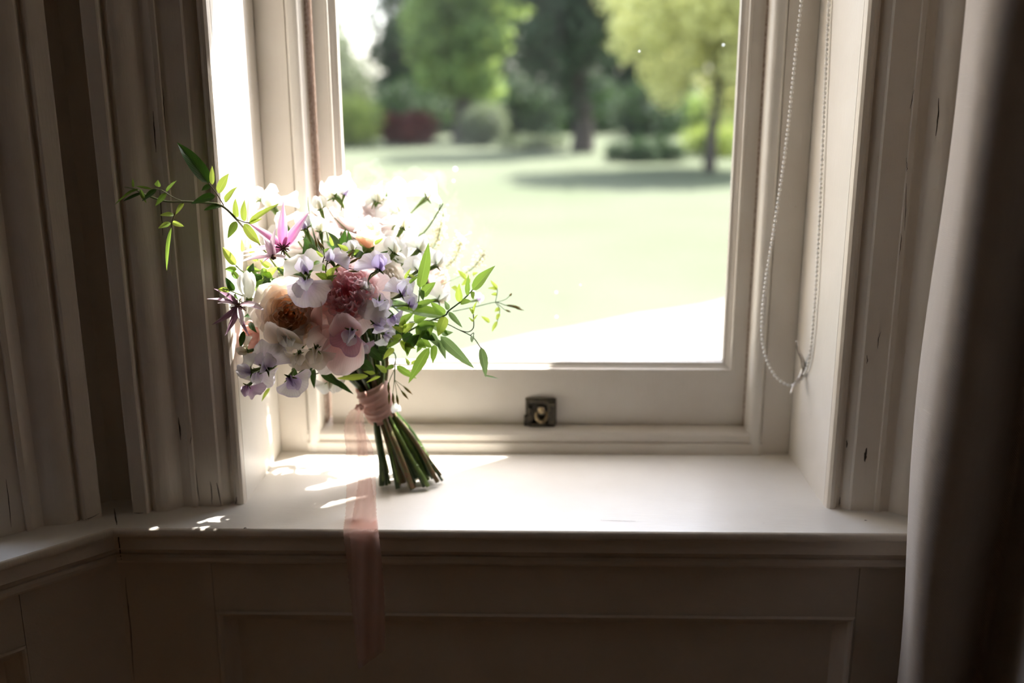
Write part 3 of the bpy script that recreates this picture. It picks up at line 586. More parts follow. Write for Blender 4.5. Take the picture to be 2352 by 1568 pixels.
# ------------------------------------------------------------------ blind chain and its cleat
def ico(c, r):
    t = (1+5**0.5)/2; v = np.array([(-1, t, 0), (1, t, 0), (-1, -t, 0), (1, -t, 0), (0, -1, t), (0, 1, t), (0, -1, -t), (0, 1, -t), (t, 0, -1), (t, 0, 1), (-t, 0, -1), (-t, 0, 1)])/math.sqrt(1+t*t)
    return c+v*r, [(0, 11, 5), (0, 5, 1), (0, 1, 7), (0, 7, 10), (0, 10, 11), (1, 5, 9), (5, 11, 4), (11, 10, 2), (10, 7, 6), (7, 1, 8), (3, 9, 4), (3, 4, 2), (3, 2, 6), (3, 6, 8), (3, 8, 9), (4, 9, 5), (2, 4, 11), (6, 2, 10), (8, 6, 7), (9, 8, 1)]
def build_chain():
    ks = [(1868, -300, 1.405), (1843, -20, 1.40), (1828, 120, 1.397), (1806, 330, 1.392), (1779, 520, 1.385), (1757, 660, 1.378), (1750, 760, 1.372), (1760, 822, 1.369), (1780, 862, 1.367), (1803, 881, 1.366),
          (1824, 884, 1.368), (1842, 868, 1.374), (1856, 836, 1.380), (1866, 760, 1.386), (1875, 640, 1.392), (1884, 460, 1.396), (1893, 240, 1.40), (1904, 0, 1.404), (1919, -300, 1.41)]
    pts = [CAM+(P(*k)-CAM)*min(1.0, 0.3835/P(*k)[0]) for k in ks]; pts = [np.array([pts[0][0], pts[0][1], 2.95])]+pts+[np.array([pts[-1][0], pts[-1][1], 2.95])]
    c = catmull(pts, 40); d = np.concatenate([[0], np.cumsum(np.linalg.norm(np.diff(c, axis=0), axis=1))])
    T = tag(empty('blind_chain', c[len(c)//2]), 'white beaded blind chain looped over the metal cleat', 'chain')
    m = MB(); tube(m, c[::6], 0.0006, 4); m.build('cord', M['bead'], T)
    m = MB()
    for s in np.arange(0.0, d[-1], 0.0062):
        p = np.array([np.interp(s, d, c[:, i]) for i in range(3)]); v, f = ico(p, 0.0026); m.add(v, f)
    o = m.build('beads', M['bead'], T, recalc=False); o['kind'] = 'stuff'
build_chain()
def build_cleat():
    # small double-horned cleat screwed to the side of the reveal
    a = np.array([HO-0.0015, 1.378, 0.0]); pts = [P(1829, 783, 1.352), P(1834, 806, 1.362), P(1843, 826, 1.372), P(1845, 848, 1.374), P(1836, 868, 1.366), P(1824, 884, 1.356), P(1816, 905, 1.346)]
    c = catmull(pts, 5); T = tag(empty('cord_cleat', c[len(c)//2]), 'small brushed metal cleat on the reveal holding the beaded chain', 'cleat')
    m = MB(); tube(m, c, [0.0014, 0.0022, 0.0030, 0.0036, 0.0030, 0.0022, 0.0014], 8); m.build('horn', M['steel'], T)
    mid = c[len(c)//2]; m = MB(); tube(m, [mid, np.array([HO-0.001, mid[1]+0.004, mid[2]])], [0.0030, 0.0036], 10); m.build('post', M['steel'], T)
    m = MB(); tube(m, [np.array([HO-0.0045, mid[1]+0.004, mid[2]]), np.array([HO-0.001, mid[1]+0.004, mid[2]])], [0.0075, 0.0085], 14); m.build('back_plate', M['steel'], T)
build_cleat()

# ------------------------------------------------------------------ cracks and chips in the old paint
def surf(o):
    dg = None; me = o.data; off = np.array(o.location)+(wloc(o.parent) if o.parent else 0)
    return BVHTree.FromPolygons([tuple(np.array(v.co)+off) for v in me.vertices], [tuple(p.vertices) for p in me.polygons])
_bv = {}
def crack(o, pix, wpx, name='paint_crack'):
    """thin dark split following the painted surface of o"""
    if o.name not in _bv: _bv[o.name] = surf(o)
    bt = _bv[o.name]; pts = []
    for (x, y) in catmull([(a, b, 0) for a, b in pix], 4)[:, :2]:
        x += random.uniform(-0.6, 0.6)
        h = bt.ray_cast(Vector(CAM), Vector(ray(x, y)).normalized())
        if h[0] is not None: pts.append((np.array(h[0]), np.array(h[1])))
    if len(pts) < 3: return
    V = []; F = []; n = len(pts)
    for i, (p, nn) in enumerate(pts):
        if nn@(CAM-p) < 0: nn = -nn
        a = pts[max(0, i-1)][0]; b = pts[min(n-1, i+1)][0]; t = b-a; t /= np.linalg.norm(t)+1e-9; s = np.cross(nn, t); s /= np.linalg.norm(s)+1e-9
        wd = wpx*0.00053*0.5*(0.25+math.sin(math.pi*(i+0.3)/(n-0.4))*random.uniform(0.7, 1.2))
        V += [p+nn*0.0003-s*wd, p+nn*0.0004, p+nn*0.0003+s*wd]
    for i in range(n-1): F += [(3*i, 3*i+1, 3*i+4, 3*i+3), (3*i+1, 3*i+2, 3*i+5, 3*i+4)]
    mk(name, V, F, M['crack'], o)
cl, cr, cb = trims[(1, -1)], trims[(1, 1)], trims[(2, 1)]; SI = trims[(1, 'sill')]
for pix, wd in [([(352, 255), (355, 300), (359, 350)], 2.2), ([(374, 203), (377, 250), (381, 300)], 1.2), ([(367, 430), (370, 480), (374, 540)], 1.6), ([(410, 958), (413, 985), (415, 1010)], 3.0), ([(435, 955), (439, 1000), (437, 1020)], 1.4),
                ([(448, 1070), (454, 1120), (458, 1150)], 1.5), ([(483, 1105), (486, 1130), (487, 1158)], 2.0), ([(498, 1108), (503, 1130), (508, 1162)], 2.6), ([(518, 960), (520, 985), (521, 1010)], 1.4), ([(544, 1140), (543, 1150), (541, 1158)], 3.0),
                ([(409, 1167), (440, 1168), (480, 1166), (510, 1165), (548, 1163)], 2.6), ([(307, 1177), (318, 1178), (330, 1177)], 1.6)]: crack(cl, pix, wd)
for pix, wd in [([(2157, 225), (2155, 265), (2149, 312)], 2.4), ([(2100, 205), (2096, 225), (2090, 250)], 1.2), ([(2082, 362), (2084, 380), (2083, 394)], 2.0), ([(2082, 420), (2080, 470), (2078, 530)], 1.0), ([(2070, 535), (2069, 560), (2066, 585)], 1.2),
                ([(2023, 761), (2017, 780), (2016, 800)], 1.5), ([(1991, 815), (1992, 825), (1991, 835)], 1.6), ([(1990, 1028), (1988, 1045), (1986, 1060)], 5.0), ([(1945, 1010), (1946, 1020), (1945, 1028)], 3.0), ([(1930, 1140), (1929, 1152), (1928, 1160)], 3.0),
                ([(1917, 1165), (1925, 1176), (1945, 1180), (1975, 1183)], 2.6), ([(2010, 1182), (2040, 1186), (2075, 1193), (2103, 1198)], 3.0)]: crack(cr, pix, wd)
for pix, wd in [([(14, 1100), (20, 1150), (26, 1210)], 1.5), ([(235, 1174), (205, 1190), (170, 1196)], 1.5)]: crack(cb, pix, wd)
for pix, wd in [([(962, 1223), (970, 1222), (976, 1223)], 4), ([(1092, 1233), (1100, 1234), (1106, 1234)], 5), ([(1160, 1236), (1168, 1236), (1174, 1236)], 3.5), ([(1222, 1226), (1228, 1225), (1232, 1227)], 3.5), ([(758, 1218), (765, 1218), (772, 1219)], 4), ([(908, 1231), (916, 1231), (922, 1232)], 4),
                ([(560, 1214), (563, 1212), (566, 1213)], 3), ([(1698, 1229), (1700, 1231), (1701, 1234)], 2.5), ([(1380, 1195), (1420, 1196), (1460, 1197)], 0.9), ([(1930, 1160), (1925, 1158), (1905, 1152)], 1.6), ([(1985, 1195), (1988, 1195), (1991, 1195)], 3),
                ([(268, 1206), (266, 1190), (262, 1168)], 3.0)]: crack(SI, pix, wd, 'paint_chip')
st = [c for c in trims[(1, 'wall')].children if c.name.startswith('stile')][0]
crack(st, [(288, 1325), (293, 1380), (299, 1430), (304, 1500), (308, 1562)], 2.2)
crack(trims[(1, 'dado')], [(271, 1220), (274, 1250), (279, 1285), (284, 1310)], 3.2)

# ------------------------------------------------------------------ the bouquet
DY = 0.085                                 # the head stands this much deeper in the reveal than the depths below say
def BP(x, y, Y):
    Y = Y+DY; p = P(x, y, Y)
    if p[0] < -0.372 and Y > 1.19:
        Y2 = Y*0.372/abs(p[0]); Y = Y2 if Y2 > 1.245 else 1.185; p = P(x, y, Y)
    return p
AX = [P(940, 1103, 1.317), BP(868, 918, 1.235), BP(775, 672, 1.215)]       # foot, binding, middle of the flower head
AX[0][2] = ZS+0.002
BQ = tag(empty('bridal_bouquet', (AX[0][0], AX[0][1], ZS)), 'bridal bouquet of roses, peony, sweet peas and trailing jasmine tied with blush ribbon', 'bouquet')
HC = AX[2]
def outward(c, k=0.55):
    d = np.asarray(c)-HC; d = d/(np.linalg.norm(d)+1e-9); v = d*k+camdir(0, 0.1, 1)*(1-k); return v/np.linalg.norm(v)
def depth_for(x, y, back=0.0):
    """depth of the domed flower head at a picture position (front side), pushed back by `back` metres"""
    c = BP(x, y, 1.215); r2 = np.sum(((c-HC)*np.array([1, 0.3, 1]))**2); return 1.215-0.105*math.sqrt(max(0.0, 1-r2/0.165**2))+back
def petal_obj(name, fn, nu, nv, mat, parent, R, c):
    p, f, uv = sheet(fn, nu, nv); mk(name, p@R.T+c, f, mat, parent, uv=uv)

# --- double roses and peony: petals set in rings round the axis
def cup_fn(a0, span, R, H, lip, ruf, k, ph, wtop, tilt):
    def fn(U, V):
        t = V*(1-0.16*np.abs(U)**2.6)*(1+0.03*np.sin(k*U*2.3+ph*1.7))
        w = np.clip(0.25+0.95*np.sin(np.clip(t, 0, 1)*math.pi*0.56), 0, wtop)
        ang = a0+U*span*w
        r = R*(0.10+0.90*np.sin(np.clip(t, 0, 1)*math.pi*0.5)**1.15)+R*lip*np.clip(t-0.62, 0, 1)**2*4
        z = H*t**1.35-H*lip*np.clip(t-0.75, 0, 1)**2*3.5
        wob = ruf*R*t**2.2*(np.sin(k*U+ph)+0.5*np.sin(2.1*k*U+ph*2.3)); r = r+wob; z = z+wob*0.5*np.cos(ph+U*2)
        z = z-R*0.3*(U**2)*t**2*tilt
        return r*np.cos(ang), r*np.sin(ang), z
    return fn
def rose(name, px, py, Y, rad_px, face, mats, rings, label=None, hgt=0.95, seed=0, ruf=0.05, up=None):
    """rings: (count, radius factor, height factor, span, lip, material index)"""
    r = random.Random(seed); R0 = rad_px*PXM(Y); c = BP(px, py, Y); face = np.asarray(face, float); F = frame(face, CU if up is None else up)
    face = face/np.linalg.norm(face); org = c-face*R0*0.75
    m = MB(); pts = [org-face*R0*0.35, org-face*R0*0.12, org+face*R0*0.02]; tube(m, pts, [0.004, R0*0.20, R0*0.16], 8)
    for k in range(5):
        a = k*2*math.pi/5+0.3; d = F@np.array([math.cos(a), math.sin(a), -0.15]); tube(m, [org-face*R0*0.1, org+d*R0*0.35-face*R0*0.08, org+d*R0*0.62-face*R0*0.18], [R0*0.09, R0*0.07, 0.0006], 5)
    part = m.build(name, M['calyx'], BQ, origin=org)
    if label: part['label'] = label
    for (n, rf, hf, span, lip, mi, rr) in rings:
        a_off = r.random()*6.28
        for i in range(n):
            a0 = a_off+2*math.pi*i/n+r.uniform(-0.16, 0.16)
            fn = cup_fn(a0, span*r.uniform(0.9, 1.12), R0*rf*r.uniform(0.93, 1.07), R0*hgt*hf*r.uniform(0.92, 1.06), lip*r.uniform(0.6, 1.4), ruf*rr, r.choice([4, 5, 6, 7]), r.random()*6.28, 1.15, r.uniform(0.2, 1.0))
            petal_obj('petal', fn, 11, 9, M[mats[mi]], part, F, org)
    return part
garden = [(5, 1.08, 0.72, 0.82, 0.35, 2, 1.4), (6, 0.98, 0.92, 0.74, 0.20, 2, 1.4), (6, 0.87, 1.02, 0.72, -0.10, 2, 1.4), (6, 0.76, 1.08, 0.70, -0.25, 1, 1.5), (6, 0.65, 1.12, 0.68, -0.35, 1, 1.6), (5, 0.54, 1.15, 0.76, -0.38, 1, 1.8), (5, 0.43, 1.16, 0.76, -0.40, 0, 2.0), (4, 0.32, 1.16, 0.85, -0.40, 0, 2.2), (3, 0.20, 1.15, 1.0, -0.30, 0, 2.2)]
peony = [(5, 1.22, 0.62, 0.72, 0.40, 2, 1.4), (7, 1.04, 0.85, 0.56, 0.10, 2, 1.8), (8, 0.94, 1.00, 0.52, -0.15, 2, 2.4), (8, 0.82, 1.10, 0.48, -0.28, 1, 2.6), (8, 0.69, 1.18, 0.46, -0.32, 1, 2.8), (7, 0.55, 1.24, 0.48, -0.34, 1, 3.0), (6, 0.40, 1.28, 0.54, -0.34, 0, 3.0), (5, 0.25, 1.30, 0.60, -0.30, 0, 3.0)]
small = [(5, 1.05, 0.80, 0.82, 0.28, 2, 1.0), (6, 0.90, 0.98, 0.66, 0.05, 1, 1.0), (6, 0.72, 1.08, 0.60, -0.30, 1, 1.3), (6, 0.52, 1.14, 0.58, -0.45, 0, 1.6), (5, 0.32, 1.16, 0.7, -0.45, 0, 1.6)]
rose('garden_rose', 670, 722, 1.120, 76, camdir(0.12, -0.12, 1), ['peach_in', 'peach_mid', 'peach_out'], garden, 'peach garden rose with apricot heart', seed=3)
rose('peony', 798, 672, 1.128, 72, camdir(0.05, 0.18, 1), ['pink_in', 'pink_mid', 'pink_out'], peony, 'ruffled pink peony with deep pink heart', seed=5, ruf=0.045, hgt=1.05)
rose('garden_rose', 832, 492, 1.300, 88, camdir(0.15, 0.9, 0.35), ['blush', 'blush', 'blush'], garden, 'pale blush rose at the back of the bouquet', seed=8)
rose('garden_rose', 846, 548, 1.215, 30, camdir(0.05, 0.95, 0.15), ['peach_in', 'peach_in', 'peach_mid'], small, 'small apricot rose bud', seed=9, hgt=1.5)
rose('garden_rose', 582, 785, 1.165, 46, camdir(-0.7, -0.25, 0.7), ['dusty', 'dusty', 'dusty'], small, 'dusty pink rose', seed=10)
rose('garden_rose', 738, 772, 1.160, 46, camdir(-0.1, -0.3, 1), ['dusty', 'dusty', 'dusty'], small, 'dusty pink rose between peach rose and peony', seed=12)
rose('garden_rose', 885, 640, 1.175, 46, camdir(0.3, 0.3, 0.9), ['p_cream', 'p_cream', 'p_cream'], small, 'cream rose', seed=13)
rose('garden_rose', 1010, 640, 1.285, 38, camdir(0.8, 0.3, 0.35), ['peach_mid', 'blush', 'blush'], small, 'pale peach rose', seed=14)
rose('garden_rose', 925, 560, 1.255, 52, camdir(0.4, 0.7, 0.5), ['p_cream', 'p_white', 'p_white'], small, 'white rose', seed=15)
rose('garden_rose', 690, 545, 1.265, 50, camdir(-0.2, 0.8, 0.5), ['blush', 'blush', 'p_white'], small, 'white and blush rose', seed=16)
# loose guard petals hanging under the peony
def blade(L, Wd, cup, bend, ruf, ph, ptip=0.9, twist=0.0, k=5.0, base=0.3, notch=0.0):
    """a single petal: narrow claw, broad rounded blade, bent along its length"""
    def fn(U, V):
        v = V*(1-0.13*np.abs(U)**3-notch*np.exp(-(U/0.22)**2))
        wv = (base+(1-base)*np.sin(np.clip(V, 0, 1)**0.8*math.pi*0.62)**1.1); wv = wv*np.where(V > 0.75, 1-ptip*((V-0.75)/0.25)**2*0.45, 1.0)
        x = U*Wd*0.5*wv; a = bend*v; y = L*np.where(abs(bend) < 1e-4, v, np.sin(a)/(bend+1e-9)); z = -L*(1-np.cos(a))/(bend+1e-9)
        z = z+cup*Wd*(U**2)*wv*0.5+ruf*Wd*V**2*(np.sin(k*U+ph)+0.6*np.sin(2.2*k*U+1.9*ph)); y = y+ruf*Wd*0.5*V**3*np.sin(k*1.3*U+ph*0.7)
        tw = twist*V; return x*np.cos(tw)-z*np.sin(tw), y, x*np.sin(tw)+z*np.cos(tw)
    return fn
def petal_px(parent, b, tip, wpx, mat, face=(0, 0, 1), cup=0.35, bend=0.5, ruf=0.03, name='petal', **k):
    """petal from picture position b=(x, y, Y) to tip, turned towards `face` (right, up, to the viewer)"""
    A = BP(*b); B = BP(*tip); d = B-A; L = np.linalg.norm(d); y = d/L; z = camdir(*face); z = z-y*(z@y); z /= np.linalg.norm(z); x = np.cross(y, z)
    z2 = z; Rm = np.stack([x, y, z2], 1); ang = bend*0.5; Rm = Rm@rotm((1, 0, 0), ang)
    fn = blade(L*(1+0.04*bend*bend), wpx*PXM(b[2]), cup, bend, ruf, random.random()*6, **k)
    p, f, uv = sheet(fn, 13, 10); mk(name, p@Rm.T+A, f, M[mat], parent, uv=uv)
pe = [c for c in BQ.children if c.name.startswith('peony')][0]; gr = [c for c in BQ.children if c.name.startswith('garden_rose')]
for b, t, wd, mat, fc in [((800, 752, 1.12), (778, 862, 1.108), 108, 'pink_out', (0.1, -0.35, 1)), ((792, 760, 1.125), (735, 858, 1.118), 80, 'blush', (-0.2, -0.4, 1)), ((812, 775, 1.115), (782, 718, 1.092), 84, 'pink_mid', (-0.1, -0.3, 1)), ((770, 755, 1.12), (708, 800, 1.105), 66, 'blush', (-0.4, -0.2, 1)), ((740, 800, 1.14), (736, 690, 1.10), 40, 'dusty', (-0.5, 0, 1))]:
    petal_px(pe, b, t, wd, mat, fc)
for b, t, wd, mat, fc in [((668, 792, 1.11), (616, 738, 1.088), 66, 'peach_out', (-0.4, -0.4, 1)), ((690, 790, 1.11), (640, 752, 1.085), 50, 'p_cream', (-0.1, -0.5, 1))]:
    petal_px(gr[0], b, t, wd, mat, fc)

# --- sweet peas: upright standard, two wings, keel, calyx with its stalk
def sweet_pea(px, py, size, pal, face=None, rot=0.0, Y=None, back=0.0, stalk=None, seed=None, label=None, opened=1.0):
    r = random.Random(px*7+py if seed is None else seed); Y = depth_for(px, py, back) if Y is None else Y
    c = BP(px, py, Y); L = size*0.62*PXM(Y); fd = outward(c) if face is None else camdir(*face); fd = fd/np.linalg.norm(fd)
    a = math.radians(rot); up = CU*math.cos(a)+CR*math.sin(a); F = frame(fd, up)
    org = c-F[:, 1]*L*0.35
    std, wing = {'white': ('p_white', 'p_white'), 'cream': ('p_cream', 'p_cream'), 'lilac': ('p_lilac', 'p_lilac'), 'lilacv': ('p_lilac', 'p_violet'), 'violet': ('p_violet', 'p_violet'), 'purple': ('p_purple', 'p_purple'), 'wl': ('p_white', 'p_lilac'), 'pl': ('p_pinklilac', 'p_lilac')}[pal]
    m = MB(); bk = F[:, 2]; dn = -F[:, 1]
    inw = (HC-np.array([0, 0, 0.03]))-org; inw /= np.linalg.norm(inw)+1e-9; e = org-bk*L*0.9+inw*L*1.1
    tube(m, catmull([org+bk*L*0.03, org-bk*L*0.25+inw*L*0.05, org-bk*L*0.60+inw*L*0.40, e], 4), [L*0.13, L*0.12, 0.0011, 0.0010], 6)
    for k in range(5):
        t = 2*math.pi*k/5; d = F@np.array([math.cos(t), math.sin(t), 0.25]); tube(m, [org-bk*L*0.1, org+d*L*0.16, org+d*L*0.34+bk*L*0.05], [L*0.05, L*0.05, 0.0003], 4)
    part = m.build('sweet_pea', M['calyx'], BQ, origin=org)
    ph, ph2 = r.random()*6, r.random()*6; op = opened*r.uniform(0.85, 1.15); fold = r.uniform(0.10, 0.42); nk = r.choice([5, 6, 7, 8]); asym = r.uniform(-0.15, 0.15)
    def standard(U, V):
        phi = U*1.5*op+asym*V; rho = L*V**0.85*(1+0.10*np.cos(2*phi)+0.07*np.sin(2.6*phi+ph2)+0.05*np.sin(5.3*phi+ph)*V**2+0.03*np.sin(11*phi+ph2)*V**3)*(1-0.18*np.exp(-((phi-asym)/0.2)**2)*V**3)
        x = rho*np.sin(phi)*1.05; y = rho*np.cos(phi)*0.98+L*0.03
        z = -fold*L*V**1.6*np.abs(np.sin(phi))**1.3-0.18*L*V**2+0.10*L*np.exp(-(phi/0.16)**2)*(1-V)*V*2
        wob = L*0.13*V**2.2*np.sin(nk*phi+ph)+L*0.035*V**4*np.sin(2.7*nk*phi+ph2)+L*0.06*V*np.sin(2.3*phi+ph2); return x, y, z+wob
    petal_obj('standard', standard, 23, 11, M[std], part, F, org)
    for s in (-1, 1):
        Rw = F@rotm((0, 0, 1), s*(-0.55+r.uniform(-0.25, 0.2)))@rotm((1, 0, 0), 0.95+r.uniform(-0.35, 0.3))@rotm((0, 1, 0), s*(0.75+r.uniform(-0.2, 0.3)))
        petal_obj('wing', blade(L*0.78, L*0.62, 0.5, 0.7, 0.05, r.random()*6, base=0.22), 9, 8, M[wing], part, Rw, org)
    Rk = F@rotm((1, 0, 0), 1.25); petal_obj('keel', blade(L*0.48, L*0.34, 1.5, 0.5, 0.0, 0, base=0.4), 7, 6, M['p_cream' if pal in ('white', 'cream') else wing], part, Rk, org)
    if label: part['label'] = label
    return part
peas = [  # x, y, size, palette, face, rot, extra depth
    (700, 606, 92, 'wl', (0.1, 0.2, 1), -8, 0), (704, 664, 104, 'lilac', (0.0, 0.0, 1), 172, -0.02), (768, 588, 66, 'lilac', (-0.3, 0.4, 0.7), 30, 0.0), (866, 602, 82, 'lilacv', (0.4, 0.2, 0.8), -14, 0.0),
    (862, 706, 82, 'wl', (0.3, 0.1, 0.9), -150, 0.0), (872, 742, 60, 'lilacv', (0.4, -0.3, 0.8), 100, 0.0), (924, 662, 74, 'lilac', (0.5, 0.2, 0.8), 12, 0.0), (946, 694, 50, 'lilacv', (0.6, -0.1, 0.7), 50, 0.0),
    (612, 826, 104, 'lilac', (-0.1, 0.0, 1), -4, -0.075), (594, 868, 72, 'lilac', (-0.2, -0.2, 0.9), 172, -0.07), (676, 880, 84, 'lilacv', (0.2, -0.2, 0.9), 145, -0.07), (574, 897, 62, 'purple', (-0.3, -0.4, 0.8), 165, -0.06),
    (566, 846, 78, 'wl', (-0.5, -0.1, 0.8), -70, -0.065), (660, 780, 80, 'white', (0.1, -0.3, 1), 165, -0.03), (684, 826, 70, 'cream', (0.1, -0.3, 0.9), 190, -0.05), (724, 818, 84, 'cream', (0.1, -0.2, 1), 185, -0.04), (800, 776, 92, 'pl', (0.2, -0.1, 1), -155, -0.018),
    (758, 888, 64, 'white', (0.2, -0.5, 0.8), 175, 0.05), (892, 772, 60, 'wl', (0.5, -0.3, 0.7), 120, 0.02), (905, 735, 48, 'violet', (0.4, -0.2, 0.8), 150, 0.02),
    (632, 462, 96, 'white', (-0.3, 0.5, 0.6), -8, 0.10), (768, 432, 96, 'white', (-0.5, 0.2, 0.6), -14, 0.11), (798, 440, 50, 'wl', (0.4, 0.2, 0.8), 40, 0.11), (892, 440, 92, 'white', (-0.6, 0.25, 0.5), 18, 0.12), (982, 438, 84, 'white', (0.5, 0.2, 0.55), 14, 0.10), (905, 480, 86, 'white', (0.2, 0.4, 0.6), -30, 0.12), (855, 452, 80, 'white', (0.3, 0.5, 0.5), -20, 0.13), (600, 448, 66, 'white', (-0.5, 0.4, 0.5), -30, 0.11),
    (926, 508, 84, 'white', (0.3, 0.4, 0.6), 10, 0.10), (700, 512, 84, 'wl', (-0.1, 0.5, 0.7), -12, 0.08), (742, 520, 72, 'white', (0.1, 0.5, 0.7), 15, 0.08), (652, 505, 70, 'white', (-0.4, 0.4, 0.6), -25, 0.08), (900, 566, 88, 'white', (0.3, 0.5, 0.6), -5, 0.07),
    (962, 560, 84, 'white', (0.5, 0.4, 0.5), 20, 0.08), (1002, 596, 78, 'white', (0.7, 0.3, 0.4), 30, 0.07), (1012, 678, 70, 'white', (0.8, 0.0, 0.4), 55, 0.06), (806, 566, 52, 'white', (0.1, 0.5, 0.7), -20, 0.03), (850, 520, 70, 'white', (0.2, 0.6, 0.6), 5, 0.10),
    (1098, 682, 40, 'wl', (0.7, 0.2, 0.5), 40, 0.09), (735, 470, 70, 'white', (-0.1, 0.5, 0.6), -15, 0.11), (838, 655, 46, 'white', (0.3, 0.2, 0.9), 30, 0.01), (640, 560, 54, 'white', (-0.4, 0.4, 0.7), -30, 0.05), (958, 610, 62, 'white', (0.5, 0.3, 0.7), 0, 0.04),
    (640, 805, 60, 'cream', (-0.2, -0.3, 0.9), 200, -0.04), (832, 800, 56, 'pl', (0.3, -0.4, 0.9), 150, 0.02), (562, 802, 60, 'cream', (-0.7, -0.2, 0.7), -80, -0.04), (880, 700, 58, 'lilac', (0.5, 0, 0.8), 60, 0.01)]
for (x, y, s, pal, fc, rt_, bk_) in peas: sweet_pea(x, y, s, pal, fc, rt_, back=bk_)
rb = random.Random(77)
for k in range(20):        # the far side of the dome, towards the glass
    a = rb.uniform(0.0, math.pi); rr_ = rb.uniform(0.35, 1.0); cx_ = 775+rr_*185*math.cos(a*2.0+k); cy_ = 650-rb.uniform(-0.75, 1.0)*170
    sweet_pea(cx_, cy_, rb.uniform(74, 96), rb.choice(['white', 'white', 'wl', 'cream', 'lilac']), (rb.uniform(-0.6, 0.6), rb.uniform(0.0, 0.8), -0.7), rb.uniform(-60, 60), Y=1.315+0.03*rb.random(), seed=k)
for k, (x, y) in enumerate([(700, 600), (800, 640), (880, 580), (730, 740), (850, 730)]):
    rose('garden_rose', x, y, 1.31, 58, camdir(rb.uniform(-0.4, 0.4), 0.5, -0.8), ['blush', 'blush', 'p_white'], small, seed=90+k)
# small white jasmine flower below the ribbon, white closed bud at the left
def bud_flower(px, py, Y, L_px, face_up, mat, name, n=4, wide=0.75, label=None):
    c = BP(px, py, Y); L = L_px*PXM(Y); d = camdir(*face_up); d /= np.linalg.norm(d); F = frame(d, camdir(0.1, 0.2, 1)); m = MB()
    tube(m, [c-d*L*0.12, c, c+d*L*0.12], [0.0012, L*0.12, L*0.10], 8); part = m.build(name, M['calyx'], BQ, origin=c)
    if label: part['label'] = label
    for k in range(n):
        fn = cup_fn(2*math.pi*k/n+0.4, 1.0, L*0.36*wide, L*(1-0.04*k), -0.35, 0.02, 4, k*1.3, 1.2, 0.4); petal_obj('petal', fn, 9, 9, M[mat], part, F, c)
bud_flower(572, 690, 1.135, 70, (-0.12, 1, 0.15), 'p_white', 'tulip_bud', wide=1.05, label='closed white tulip-shaped bud')
bud_flower(905, 925, 1.225, 24, (0.35, -1, 0.2), 'p_white', 'jasmine_flower', wide=1.6, label='small white jasmine flower')

# --- clematis
def clematis(ctr, tips, mat, wpx, label, stam=True, bend=0.3):
    c = BP(*ctr); m = MB(); rr = random.Random(ctr[0])
    v, f = ico(c, 0.0042); m.add(v, f)
    if stam:
        for k in range(26):
            d = camdir(rr.gauss(0, 1), rr.gauss(0, 1), abs(rr.gauss(0, 0.8))+0.3); d /= np.linalg.norm(d); tube(m, [c, c+d*0.006, c+d*rr.uniform(0.009, 0.013)], [0.0008, 0.0006, 0.0008], 4)
    part = m.build('clematis', M['stamen'], BQ, origin=c); part['label'] = label
    for (x, y, Yt, fc) in tips:
        A = c; B = BP(x, y, Yt); d = B-A; L = np.linalg.norm(d); yv = d/L; z = camdir(*fc); z = z-yv*(z@yv); z /= np.linalg.norm(z); Rm = np.stack([np.cross(yv, z), yv, z], 1)@rotm((1, 0, 0), bend*0.5)
        W_px = wpx*PXM(ctr[2])*rr.uniform(0.85, 1.15)
        def fn(U, V, L=L, Wd=W_px, ph=rr.random()*6):
            wv = np.sin(np.pi*np.clip(V, 0, 1)**0.72)**0.85*(1-0.45*V**3)+0.06*(1-V); x_ = U*Wd*0.5*wv; a = bend*V; yy = L*np.sin(a)/bend; zz = -L*(1-np.cos(a))/bend
            return x_, yy, zz+0.45*Wd*U**2*wv*0.5+0.03*Wd*np.sin(5*V+ph)*U
        p, f, uv = sheet(fn, 9, 12); mk('tepal', p@Rm.T+A, f, M[mat], part, uv=uv)
clematis((650, 570, 1.135), [(651, 459, 1.125, (0.1, 0, 1)), (712, 484, 1.14, (0.5, 0.5, 0.8)), (566, 508, 1.13, (-0.3, 0.5, 0.8)), (700, 546, 1.15, (0.2, 0.8, 0.5)), (546, 582, 1.12, (0, 0.8, 0.6)), (600, 606, 1.11, (0, 0.8, 0.5))], 'clem', 22, 'magenta-pink clematis with narrow pointed tepals')
clematis((628, 590, 1.115), [(604, 545, 1.11, (0.4, 0.3, 1)), (634, 520, 1.11, (-0.6, 0, 0.8)), (552, 588, 1.10, (0, 1, 0.4)), (544, 604, 1.10, (0, 0.9, 0.5)), (672, 598, 1.13, (0, 0.9, 0.5))], 'clem_pale', 20, 'pale mauve clematis seen from behind', stam=False)
clematis((548, 702, 1.125), [(474, 686, 1.105, (0, 0.9, 0.6)), (490, 662, 1.12, (0.4, 0.7, 0.7)), (604, 702, 1.12, (0, 0.8, 0.6)), (486, 746, 1.11, (0.3, -0.6, 0.9)), (516, 772, 1.115, (0.6, -0.2, 0.9)), (576, 778, 1.115, (-0.6, -0.1, 0.9))], 'clem_dark', 19, 'dark plum clematis', bend=0.4)
clm = [c for c in BQ.children if c.name.startswith('clematis')][-1]
petal_px(clm, (552, 700, 1.12), (606, 712, 1.105), 20, 'clem_pale', (0, 0.8, 0.7), cup=0.5, ruf=0.01, name='tepal'); petal_px(clm, (548, 705, 1.12), (556, 746, 1.10), 14, 'clem_pale', (0.4, 0, 1), cup=0.5, ruf=0.01, name='tepal'); petal_px(clm, (545, 702, 1.12), (500, 696, 1.108), 13, 'clem_pale', (0, 0.8, 0.7), cup=0.5, ruf=0.01, name='tepal')

